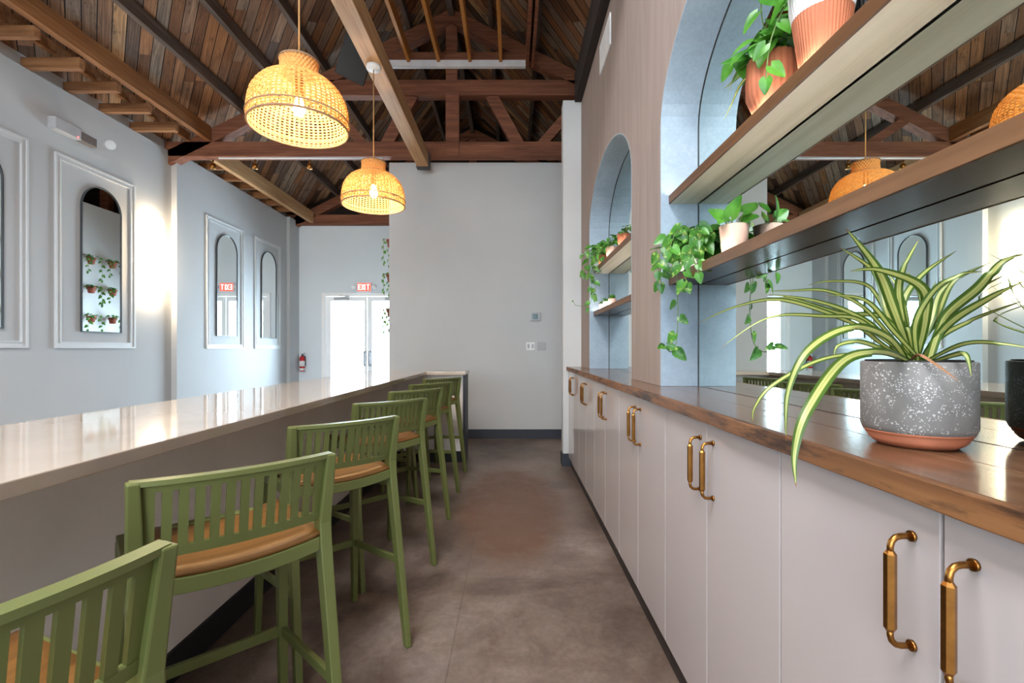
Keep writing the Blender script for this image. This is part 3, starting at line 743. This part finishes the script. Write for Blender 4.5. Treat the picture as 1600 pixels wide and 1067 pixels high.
# shelves
def shelf(y0, y1, z0, z1, pale, label):
    t = thing('wooden_shelf', label, 'shelf', (0, 0, 0))
    MB().box(.821, NX-.006, y0+.008, y1-.008, z0, z1).build('board', M['shelf_pale' if pale else 'shelf_dark'], t)
    MB().box(.812, .821, y0+.008, y1-.008, z0-.001, z1+.0045).build('front_edge', M['shelf_edge'], t, bevel=.0015)
for (a, b_), wh in ((arches[0], 'near'), (arches[1], 'far')):
    shelf(a, b_, 2.055, 2.092, True, 'upper brown-edged shelf with pale underside in the %s arch' % wh)
    shelf(a, b_, 1.634, 1.673, False, 'lower dark brown shelf in the %s arch' % wh)

for (a, b_), wh in ((arches[0], 'near'), (arches[1], 'far')):
    for z, ul in ((1.6735, 'lower'), (2.0925, 'upper')):
        t = thing('light_strip', 'thin warm LED strip lying on the %s shelf of the %s arch' % (ul, wh), 'light', (0, 0, 0), 0, 'light strips on the niche shelves')
        MB().box(.8215, .8265, a+.02, b_-.02, z, z+.0015).build('channel', M['white_plastic'], t)
        MB().box(.8218, .8262, a+.03, b_-.03, z+.0015, z+.003).build('diffuser', M['led'], t)

# ------------------------------------------------------------------ bar stools
def make_stool():
    t = thing('bar_stool', '', 'stool', (0, 0, 0), 0, 'olive green slat-back bar stools at the bar')
    G = M['green']; S = .235
    SH = .765
    # rear legs continue up as back posts (kinked at the seat)
    for s_ in (-1, 1):
        m = MB()
        path = [(-.335, .0, s_*(S-.005)), (-.215, .74, s_*(S-.018)), (-.21, .80, s_*(S-.018)), (-.245, 1.0, s_*(S-.012))]
        wd = [(.026, .034), (.034, .050), (.034, .050), (.026, .040)]
        vs = []
        for (y, z, x), (wx, wy) in zip(path, wd):
            vs += [(x-wx/2, y-wy/2, z), (x+wx/2, y-wy/2, z), (x+wx/2, y+wy/2, z), (x-wx/2, y+wy/2, z)]
        fs = [(3, 2, 1, 0), (12, 13, 14, 15)]+[(i*4+k, i*4+(k+1) % 4, (i+1)*4+(k+1) % 4, (i+1)*4+k) for i in range(3) for k in range(4)]
        m.add(vs, fs).build('rear_leg', G, t, bevel=.004)
    for s_ in (-1, 1):
        MB().bar((s_*(S-.005), .185, 0), (s_*(S-.022), .155, .745), .026, .030, (0, 1, 0), .036, .045).build('front_leg', G, t, bevel=.004)
    # seat frame and seat (curved plywood panel set in the frame)
    def yb(z): return -.335+(.12/.74)*z
    m = MB(); n = 12
    m.box(-.23, -.20, -.235, .17, .722, .765).box(.20, .23, -.235, .17, .722, .765).box(-.20, .20, .135, .17, .722, .765)
    cu = [-1+2*k/n for k in range(n+1)]
    m.prism([(u*.20, .762-.018*(1-u*u)) for u in cu]+[(u*.20, .722-.018*(1-u*u)) for u in reversed(cu)], 1, -.235, -.20)
    m.build('seat_frame', G, t, bevel=.003)
    m = MB(); ns = 12; top = []; bot = []
    vs = []
    for j in range(9):
        v = -.232+(.40)*j/8
        for k in range(ns+1):
            u = -1+2*k/ns; z = .778-.020*(1-u*u)+.006*math.cos((v+.03)*9)-.006
            vs.append((u*.208, v, z))
    fs = [(j*(ns+1)+k, j*(ns+1)+k+1, (j+1)*(ns+1)+k+1, (j+1)*(ns+1)+k) for j in range(8) for k in range(ns)]
    m.add(vs, fs, smooth=True).build('seat', M['seat'], t, solid=.012)
    # slatted curved back
    def bp(u, z):  # u -1..1
        f = (z-.80)/.2
        return (u*.208, -.21-.035*f-.030*(1-u*u), z)
    m = MB()
    def cell(u0, u1, z0, z1, th=.012):
        a, b_, c_, d_ = bp(u0, z0), bp(u1, z0), bp(u1, z1), bp(u0, z1)
        o = lambda p, q: (p[0], p[1]+q, p[2])
        m.add([o(p, -th/2) for p in (a, b_, c_, d_)]+[o(p, th/2) for p in (a, b_, c_, d_)],
              [(0, 1, 2, 3), (7, 6, 5, 4), (0, 4, 5, 1), (1, 5, 6, 2), (2, 6, 7, 3), (3, 7, 4, 0)])
    NS = 13; p_ = 2/NS
    for k in range(NS):
        u0 = -1+k*p_; cell(u0+p_*.20 if k else u0, u0+p_*.80 if k < NS-1 else u0+p_, .832, .972)
    for k in range(26):
        u0 = -1+2*k/26; cell(u0, u0+2/26, .808, .832, .016); cell(u0, u0+2/26, .972, .992)
    m.build('backrest', G, t)
    m = MB()
    for k in range(26):
        u0 = (-1+2*k/26)*1.10; u1 = u0+2.2/26
        a, b_ = bp(u0, .996), bp(u1, .996)
        m.add([(a[0], a[1]-.019, .990), (b_[0], b_[1]-.019, .990), (b_[0], b_[1]+.014, .990), (a[0], a[1]+.014, .990),
               (a[0], a[1]-.019, 1.002), (b_[0], b_[1]-.019, 1.002), (b_[0], b_[1]+.014, 1.002), (a[0], a[1]+.014, 1.002)],
              [(3, 2, 1, 0), (4, 5, 6, 7), (0, 1, 5, 4), (2, 3, 7, 6), (0, 4, 7, 3), (1, 2, 6, 5)])
    m.build('top_rail', G, t)
    # stretchers
    zs = .36; yr = -.335+.12*zs/.74; yf = .185-.03*zs/.745
    for s_ in (-1, 1):
        MB().bar((s_*(S-.010), yr, zs), (s_*(S-.012), yf, zs-.05), .018, .030).build('stretcher', G, t, bevel=.003)
    MB().bar((-(S-.012), yf, zs-.05), ((S-.012), yf, zs-.05), .018, .034).build('footrest', G, t, bevel=.003)
    return t
ALPHA = math.radians(43.5)
tops = [(-.538, .73, 66), (-.528, 1.37, 43), (-.525, 2.135, 43.5), (-.54, 2.92, 44), (-.555, 3.68, 48), (-.56, 4.36, 48), (-.565, 5.09, 45)]
slab = ['nearest, cut off at bottom left', 'second from the camera', 'third from the camera', 'fourth from the camera',
        'fifth from the camera', 'last but one from the camera', 'farthest, by the bar end']
st0 = make_stool()
for i, (tx, ty, al) in enumerate(tops):
    ALPHA = math.radians(al)
    lx, ly = .223, -.245
    ox = tx-(lx*math.cos(ALPHA)-ly*math.sin(ALPHA)); oy = ty-(lx*math.sin(ALPHA)+ly*math.cos(ALPHA))
    lab = 'olive green slat-back bar stool with tan seat, '+slab[i]
    if i == 0: st0.location = (ox, oy, 0); st0.rotation_euler = (0, 0, ALPHA); st0['label'] = lab
    else: dup(st0, (ox, oy, 0), ALPHA, lab)

# ------------------------------------------------------------------ plants
def pot_profile(r0, r1, h, rim=0, th=.006):
    p = [(0, 0), (r0, 0)]
    if rim: p += [(r1-.004, h-rim), (r1+.006, h-rim), (r1+.008, h)]
    else: p += [((r0+r1)/2*1.01, h*.5), (r1, h)]
    return p+[(p[-1][0]-th, h), (p[-1][0]-th-.004, h-.02), (0, h-.02)]
def soil_disc(r, z, n=24):
    return MB().lathe([(r, z), (r*.6, z+.006), (0, z+.008)], n=n)
def bez(p, n=10):
    p = [Vector(q) for q in p]; out = []
    if len(p) == 2: p = [p[0], p[0].lerp(p[1], .5), p[1]]
    P_ = [p[0]]+p+[p[-1]]
    for i in range(1, len(P_)-2):
        for k in range(n):
            t = k/n; a, b_, c_, d_ = P_[i-1], P_[i], P_[i+1], P_[i+2]
            out.append(.5*((2*b_)+(-a+c_)*t+(2*a-5*b_+4*c_-d_)*t*t+(-a+3*b_-3*c_+d_)*t*t*t))
    out.append(p[-1]); return out
def fit_niche(mb, t):
    'keep leaves in front of the mirror and off the shelf boards'
    lx, ly, lz = t.location
    for i, (x, y, z) in enumerate(mb.v):
        wx, wy, wz = x+lx, y+ly, z+lz
        wx = min(wx, NX-.004)
        for a, b_ in ((2.05, 2.097), (1.63, 1.678)):
            if a < wz < b_ and wx > .806: wx = .806 if wx < .83 else wx; wz = wz if wx <= .806 else (b_ if wz > (a+b_)/2 else a)
        if wx > WX-.004:
            c_ = [q for q in arches if q[0]-.3 < wy < q[1]+.3]
            if c_: wy = min(max(wy, c_[0][0]+.012), c_[0][1]-.012)
        mb.v[i] = (wx-lx, wy-ly, wz-lz)
def pothos(t, top, mound, n, vines, size, rnd, mat='pothos', spread=(1, 1, 1)):
    """t: plant root; top: z of soil (local); mound: radius; vines: local polylines"""
    lf = MB(); stm = MB()
    for k in range(n):
        a = rnd.uniform(0, 2*PI); e = rnd.uniform(.1, 1.0); rr = mound*math.sqrt(rnd.random())
        p = Vector((rr*math.cos(a)*spread[0], rr*math.sin(a)*spread[1], top+mound*.9*e*spread[2]*(1.1-rr/mound*.5)))
        d_ = Vector((math.cos(a)+rnd.uniform(-.5, .5), math.sin(a)+rnd.uniform(-.5, .5), rnd.uniform(-.9, .25)))
        up = Vector((math.cos(a)*.6-.5, math.sin(a)*.6-.5, .8+rnd.uniform(-.3, .3)))
        L = size*rnd.uniform(.7, 1.15); lf.heart(p, d_, up, L, rnd.uniform(.1, .4))
        stm.tube(bez([(0, 0, top-.01), p*.5+Vector((0, 0, top*.5+.02)), p], 4), .0016, 5)
    for v in vines:
        pts = bez(v['pts'], 8); stm.tube(pts, v.get('r', .0022), 6)
        acc = 0; last = pts[0]; step = v.get('step', .055); side = 1
        for q, q2 in zip(pts[:-1], pts[1:]):
            acc += (q2-q).length
            if acc > step:
                acc = 0; side = -side; dv = (q2-q).normalized()
                sdv = dv.cross(Vector((rnd.uniform(-.3, .3)-.6, rnd.uniform(-.3, .3)-.8, .1))).normalized()*side
                d_ = (sdv*.8+Vector((rnd.uniform(-.3, .3), rnd.uniform(-.3, .1), -.8))).normalized()
                pb = q+sdv*.012; stm.tube([q, pb], .0012, 5)
                lf.heart(pb, d_, Vector((-.45, -.8, .35))+Vector((rnd.uniform(-.4, .4), rnd.uniform(-.4, .4), 0)), v.get('size', size)*rnd.uniform(.75, 1.1), .15)
        lf.heart(pts[-1], (pts[-1]-pts[-2])+Vector((0, 0, -.3))*.01, Vector((-.5, -.8, .3)), v.get('size', size)*.8, .1)
    if t.location.x > 0:
        fit_niche(lf, t); fit_niche(stm, t)
    lf.build('foliage', M[mat], t); stm.build('stem', M['stem'], t)

# spider plant in the speckled pot
SPX, SPY = .812, .951
t = thing('potted_spider_plant', 'striped spider plant in a speckled grey pot on the wooden worktop', 'plant', (SPX, SPY, CT+.0008))
MB().lathe([(0, 0), (.062, 0), (.072, .006), (.079, .014), (.0775, .0155), (.083, .020), (.0815, .0215), (.086, .026), (.088, .030), (.082, .030), (.07, .012), (0, .010)], n=48).build('saucer', M['terracotta'], t)
MB().lathe([(0, .022), (.078, .022), (.088, .030), (.0915, .040), (.0915, .164), (.0895, .1665), (.084, .1665), (.082, .150), (0, .150)], n=64).build('pot', M['terrazzo'], t)
MB().lathe([(.0835, .155), (.0835, .1695), (.080, .1695), (.078, .156), (.0, .156)], n=40).build('inner_pot', M['black'], t)
lv = MB(); br_ = MB(); rnd = random.Random(11)
def at_px(px, py, Y): return Vector(((px-800)/F*Y, Y, H+(HZ-py)/F*Y))
base0 = Vector((SPX, SPY, CT+.155))
def sleaf(path, w, twist=0.0, mb=None, b0=None):
    """path: (px, py, Y) waypoints taken as real distances"""
    pts = [b0 or (base0+Vector((rnd.uniform(-.018, .018), rnd.uniform(-.018, .018), 0)))]+[at_px(*p) for p in path]
    pts = [p if p.x < .952 else Vector((0, 0, H)).lerp(p, .952/p.x) for p in pts]
    P_ = bez(pts, 7); n = len(P_); wid = []; nr = []
    for i, p in enumerate(P_):
        u = i/(n-1); wid.append(w*(.55+.45*min(1, u*3))*(1 if u < .45 else max(.03, 1-((u-.45)/.55)**1.7)))
        d_ = (P_[min(i+1, n-1)]-P_[max(i-1, 0)]).normalized(); vw = (p-Vector((0, 0, H))).normalized()
        ax = d_.cross(Vector((0, 0, 1)))
        if ax.length < .15: ax = Vector((1, -.6, 0))
        ax.normalize(); sv = d_.cross(vw)
        if sv.length < .05: sv = ax
        sv.normalize()
        if sv.dot(ax) < 0: ax = -ax
        nr.append((sv*(.55+twist)+ax*(.45-twist)).normalized())
    (mb or lv).strip(P_, wid, nr, fold=.12)
# (leaves as traced waypoints at sensible distances round the pot)
L_ = [([(1395, 480, .93), (1370, 420, .92), (1322, 358, .92)], .021),
      ([(1392, 500, .96), (1370, 430, 1.0), (1312, 387, 1.03)], .017),
      ([(1405, 470, .92), (1412, 420, .90), (1436, 374, .89)], .014),
      ([(1410, 480, .97), (1440, 430, .99), (1495, 392, 1.0)], .014),
      ([(1446, 500, .90), (1440, 450, .88), (1375, 423, .88), (1328, 424, .90)], .018),
      ([(1455, 500, .95), (1475, 450, .97), (1548, 410, .99)], .012),
      ([(1460, 500, .96), (1490, 440, .95), (1545, 412, .93)], .012),
      ([(1475, 500, .93), (1530, 450, .88), (1565, 410, .86), (1600, 398, .85)], .022),
      ([(1480, 510, .92), (1540, 470, .86), (1600, 440, .82)], .017),
      ([(1440, 470, 1.0), (1425, 440, 1.02), (1418, 425, 1.03)], .010),
      ([(1380, 540, .92), (1330, 505, .89), (1225, 470, .88), (1150, 480, .90), (1090, 506, .93)], .010),
      ([(1380, 530, .90), (1340, 500, .86), (1290, 495, .84), (1200, 497, .84), (1125, 545, .86)], .010),
      ([(1385, 500, .93), (1310, 490, .95), (1240, 468, .97), (1215, 466, .98)], .012),
      ([(1375, 520, .92), (1330, 490, .88), (1270, 470, .87), (1200, 460, .88)], .011),
      ([(1390, 530, .85), (1330, 512, .80), (1265, 545, .76), (1232, 610, .75), (1228, 690, .755)], .016),
      ([(1385, 552, .84), (1320, 562, .79), (1262, 640, .73), (1242, 705, .715), (1244, 762, .71)], .019),
      ([(1385, 553, .88), (1290, 560, .84), (1210, 600, .82), (1180, 635, .82), (1176, 660, .825)], .009),
      ([(1400, 556, .87), (1345, 535, .84), (1310, 540, .83), (1303, 557, .83)], .010),
      ([(1500, 540, .87), (1560, 537, .83), (1630, 548, .78)], .010),
      ([(1490, 556, .86), (1510, 556, .83), (1518, 590, .82)], .011),
      ([(1420, 520, .93), (1410, 470, .95), (1400, 445, .97), (1385, 425, 1.0)], .010),
      ([(1430, 510, .90), (1460, 455, .87), (1500, 430, .85), (1535, 425, .84)], .013),
      ([(1400, 520, .98), (1360, 450, 1.02), (1300, 440, 1.05), (1262, 446, 1.07)], .010),
      ([(1425, 520, .96), (1450, 470, 1.0), (1462, 440, 1.02)], .010),
      ([(1395, 530, .91), (1345, 478, .92), (1290, 455, .93), (1235, 455, .95), (1200, 455, .96)], .009),
      ([(1440, 530, .97), (1500, 470, 1.0), (1570, 430, .98)], .012),
      ([(1465, 530, .96), (1520, 500, .97), (1600, 470, .93)], .012),
      ([(1398, 520, .88), (1352, 470, .86), (1290, 462, .85)], .010)]
for p, w_ in L_: sleaf(p, w_)
sleaf([(1435, 555, .88), (1470, 575, .85), (1500, 598, .83)], .006, mb=br_)
lv.v = [(min(v[0], NX-.004), v[1], max(v[2], CT+.002) if v[0] > .60 else v[2]) for v in lv.v]
lv.build('foliage', M['spider'], t); br_.build('dried_leaf', M['spider_brown'], t)
for o in [x for x in C.objects if x.parent == t and x.name.split('.')[0] in ('foliage', 'dried_leaf')]:
    o.location = (-SPX, -SPY, -CT)

S1, S2 = 1.673, 2.092
rnd = random.Random(3)
# trailing pothos, lower shelf, far end of near arch
t = thing('potted_pothos', 'bushy trailing pothos in a small white pot on the lower shelf of the near arch', 'plant', (.880, 2.33, S1+.001))
MB().lathe(pot_profile(.042, .055, .10), n=28).build('pot', M['pot_white'], t); soil_disc(.05, .082).build('soil', M['soil'], t)
V = [dict(pts=[(0, 0, .09), (-.07, -.04, .06), (-.09, -.06, -.05), (-.085, -.06, -.18), (-.095, -.07, -.33), (-.13, -.10, -.385), (-.17, -.13, -.36)], step=.068, size=.066),
     dict(pts=[(0, 0, .09), (-.08, -.10, .08), (-.10, -.16, .0), (-.09, -.20, -.08)], step=.045, size=.06),
     dict(pts=[(0, 0, .09), (-.06, -.16, .10), (-.085, -.26, .02), (-.08, -.30, -.05)], step=.045, size=.06),
     dict(pts=[(0, 0, .10), (-.09, .0, .12), (-.14, .02, .03), (-.14, .02, -.05)], step=.04, size=.062),
     dict(pts=[(0, 0, .10), (-.06, -.08, .20), (-.12, -.12, .16), (-.15, -.12, .08)], step=.035, size=.062),
     dict(pts=[(0, 0, .10), (-.02, -.12, .19), (-.05, -.22, .16), (-.07, -.28, .10)], step=.035, size=.062),
     dict(pts=[(0, 0, .10), (-.10, -.03, .18), (-.16, -.03, .10), (-.17, -.03, .0)], step=.035, size=.06)]
pothos(t, .10, .14, 90, V, .082, rnd, 'pothos', (.75, 1.15, 1))
t = thing('potted_plant', 'broad-leaved plant in a pale pink clay pot on the lower shelf, near arch', 'plant', (.898, 1.915, S1+.001))
MB().lathe(pot_profile(.044, .056, .125), n=28).build('pot', M['pot_pale'], t); soil_disc(.048, .105).build('soil', M['soil'], t)
lf = MB(); sm_ = MB()
for p, d_, L in (((-.02, -.02, .16), (.2, -.5, .9), .085), ((.02, -.04, .17), (.9, -.3, .5), .075), ((-.04, .01, .16), (-.7, .1, .5), .07), ((.0, .03, .16), (-.2, .5, .7), .06), ((.02, -.02, .14), (.6, -.8, .1), .07), ((-.05, -.02, .14), (-.6, -.5, -.3), .05)):
    lf.heart(p, d_, (-.5, -.7, .5), L, .1); sm_.tube(bez([(0, 0, .10), tuple(Vector(p)*.6+Vector((0, 0, .04))), p], 5), .002, 5)
fit_niche(lf, t); lf.build('foliage', M['pothos_bright'], t); sm_.build('stem', M['stem'], t)
# upper shelf pots
t = thing('potted_pothos', 'leafy plant in a fluted terracotta pot on the upper shelf, near arch', 'plant', (.880, 1.60, S2+.001))
MB().lathe([(0, 0), (.044, 0), (.056, .012), (.074, .06), (.076, .11), (.072, .18), (.070, .185), (.064, .185), (.062, .165), (0, .165)], n=72, flute=.10, nf=24).build('pot', M['terracotta'], t)
soil_disc(.06, .165).build('soil', M['soil'], t)
V = [dict(pts=[(0, 0, .19), (-.05, .06, .26), (-.085, .12, .24)], step=.05, size=.075),
     dict(pts=[(0, 0, .19), (-.05, -.03, .30), (-.06, -.04, .38)], step=.04, size=.085)]
pothos(t, .185, .10, 46, V, .085, rnd, 'pothos_bright', (.8, 1, 1.7))
m = MB()
for pts in ([(.0, .02, .19), (-.05, .08, .22), (-.07, .13, .20), (-.08, .16, .15)], [(0, .02, .19), (-.06, .08, .16), (-.08, .13, .10), (-.09, .17, .06)], [(0, .0, .19), (-.05, .1, .20), (-.07, .14, .19), (-.09, .17, .18)]):
    P_ = bez(pts, 6); n = len(P_); m.strip(P_, [.013*(1 if i < n*.5 else max(.05, 1-(i/(n-1)-.5)*2)) for i in range(n)], [(-.5, -.6, .6)]*n, fold=.1)
m.build('striped_leaf', M['spider'], t)
t = thing('potted_plant', 'plant in a ribbed clay pot with white-glazed rim on the upper shelf, near arch', 'plant', (.881, 1.345, S2+.001))
MB().lathe([(0, 0), (.050, 0), (.055, .004), (.074, .155)], n=192, flute=.035, nf=48).build('pot', M['terracotta'], t)
MB().lathe([(.0742, .150), (.080, .185), (.0815, .235), (.075, .235), (.072, .205), (0, .205)], n=192, flute=.035, nf=48).build('glazed_rim', M['pot_white'], t)
soil_disc(.07, .205).build('soil', M['soil'], t)
pothos(t, .22, .08, 20, [dict(pts=[(0, 0, .22), (-.05, .07, .25), (-.085, .11, .16), (-.09, .13, .05)], step=.05, size=.06)], .075, rnd, 'pothos_bright', (.8, 1, 1))
# far arch, upper shelf
def small_pothos(loc, label, mat_pot, n, V, rnd, r=.055, h=.11, mat='pothos', sz=.06, mound=.10):
    t = thing('potted_pothos', label, 'plant', loc)
    MB().lathe(pot_profile(r*.75, r, h), n=22).build('pot', M[mat_pot], t); soil_disc(r-.007, h-.018).build('soil', M['soil'], t)
    pothos(t, h, mound, n, V, sz, rnd, mat, (.8, 1.1, 1)); return t
small_pothos((.880, 4.56, S2+.001), 'trailing pothos in a terracotta pot at the far end of the upper shelf, far arch', 'terracotta', 44,
    [dict(pts=[(0, 0, .1), (-.09, -.02, .05), (-.13, -.05, -.12), (-.12, -.07, -.28), (-.16, -.08, -.40)], step=.06, size=.065),
     dict(pts=[(0, 0, .1), (-.08, -.08, .04), (-.11, -.12, -.1), (-.10, -.14, -.22), (-.11, -.16, -.30)], step=.06, size=.07),
     dict(pts=[(0, 0, .1), (-.1, .02, .12), (-.17, .03, .0), (-.18, .03, -.06)], step=.04, size=.07),
     dict(pts=[(0, 0, .1), (-.1, .0, .2), (-.2, .0, .12)], step=.04, size=.065),
     dict(pts=[(-.12, -.06, -.2), (-.15, .0, -.34), (-.20, .03, -.37), (-.26, .06, -.36), (-.28, .08, -.32)], step=.5, size=.03)], rnd, sz=.075, mound=.14)
small_pothos((.880, 4.18, S2+.001), 'leafy plant in a pale clay pot on the upper shelf, far arch', 'pot_pale', 26,
    [dict(pts=[(0, 0, .1), (-.04, .1, .15), (-.08, .2, .08)], step=.05, size=.06)], rnd, sz=.07, mound=.11)
small_pothos((.880, 3.72, S2+.001), 'small leafy plant toward the middle of the upper shelf, far arch', 'terracotta', 16, [], rnd, sz=.06, mound=.09)
for i, (y, mp) in enumerate(((4.60, 'pot_white'), (4.38, 'pot_white'), (4.14, 'pot_pale'))):
    t = thing('potted_succulent', 'tiny succulent pot on the lower shelf of the far arch, '+['at its far end', 'in the middle of three', 'nearest of three'][i], 'plant', (.876, y, S1+.001), 0, 'tiny pots on the lower shelf of the far arch')
    MB().lathe(pot_profile(.030, .038, .07), n=20).build('pot', M[mp], t); soil_disc(.032, .052, 16).build('soil', M['soil'], t)
    m = MB(); rr = random.Random(20+i)
    for k in range(16):
        a = 2*PI*k/16+rr.uniform(-.2, .2); e = rr.uniform(.3, 1.2)
        m.heart((0, 0, .062), (math.cos(a), math.sin(a), e), (-math.cos(a), -math.sin(a), .5), rr.uniform(.035, .06), -.2)
    m.build('foliage', M['pothos_bright'], t)
# plant wall on the side of the partition
rnd = random.Random(5)
rows = [2.95, 2.41, 1.865]; cols = [7.40, 7.87, 8.34, 8.81, 9.28]
rn = ['top', 'middle', 'bottom']
for ri, z in enumerate(rows):
    for ci, y in enumerate(cols):
        t = thing('wall_planter', 'small terracotta pot on the side of the partition, %s row, %s from the camera' % (rn[ri], ordn[ci]), 'plant', (PX0-.095, y, z-.06), 0, 'terracotta pots hung on the plant wall')
        MB().lathe(pot_profile(.048, .068, .12, rim=.03), n=20).build('pot', M['terracotta_red'], t); soil_disc(.06, .10, 16).build('soil', M['soil'], t)
        ring = [(.066*math.cos(2*PI*k/20), .066*math.sin(2*PI*k/20), .085) for k in range(21)]
        MB().tube(ring, .003, 5, caps=False).bar((.062, 0, .085), (.095, 0, .085), .012, .006).build('hanging_ring', M['black'], t)
        vs_ = []
        for q in range(rnd.choice((1, 2, 2))):
            s_ = rnd.choice((-1, 1)); ln = rnd.uniform(.12, .30)
            vs_.append(dict(pts=[(0, 0, .11), (-.07, s_*.08, .12), (-.08, s_*.13, .02), (-.07, s_*.15, -ln)], step=.055, size=.06))
        pothos(t, .11, .07, rnd.choice((7, 10, 14)), vs_, .06, rnd, 'pothos')

for o in list(C.objects):
    if o.type == 'MESH' and o.parent is None and 'label' not in o.keys() and o.get('kind') is None: print('UNTAGGED', o.name)
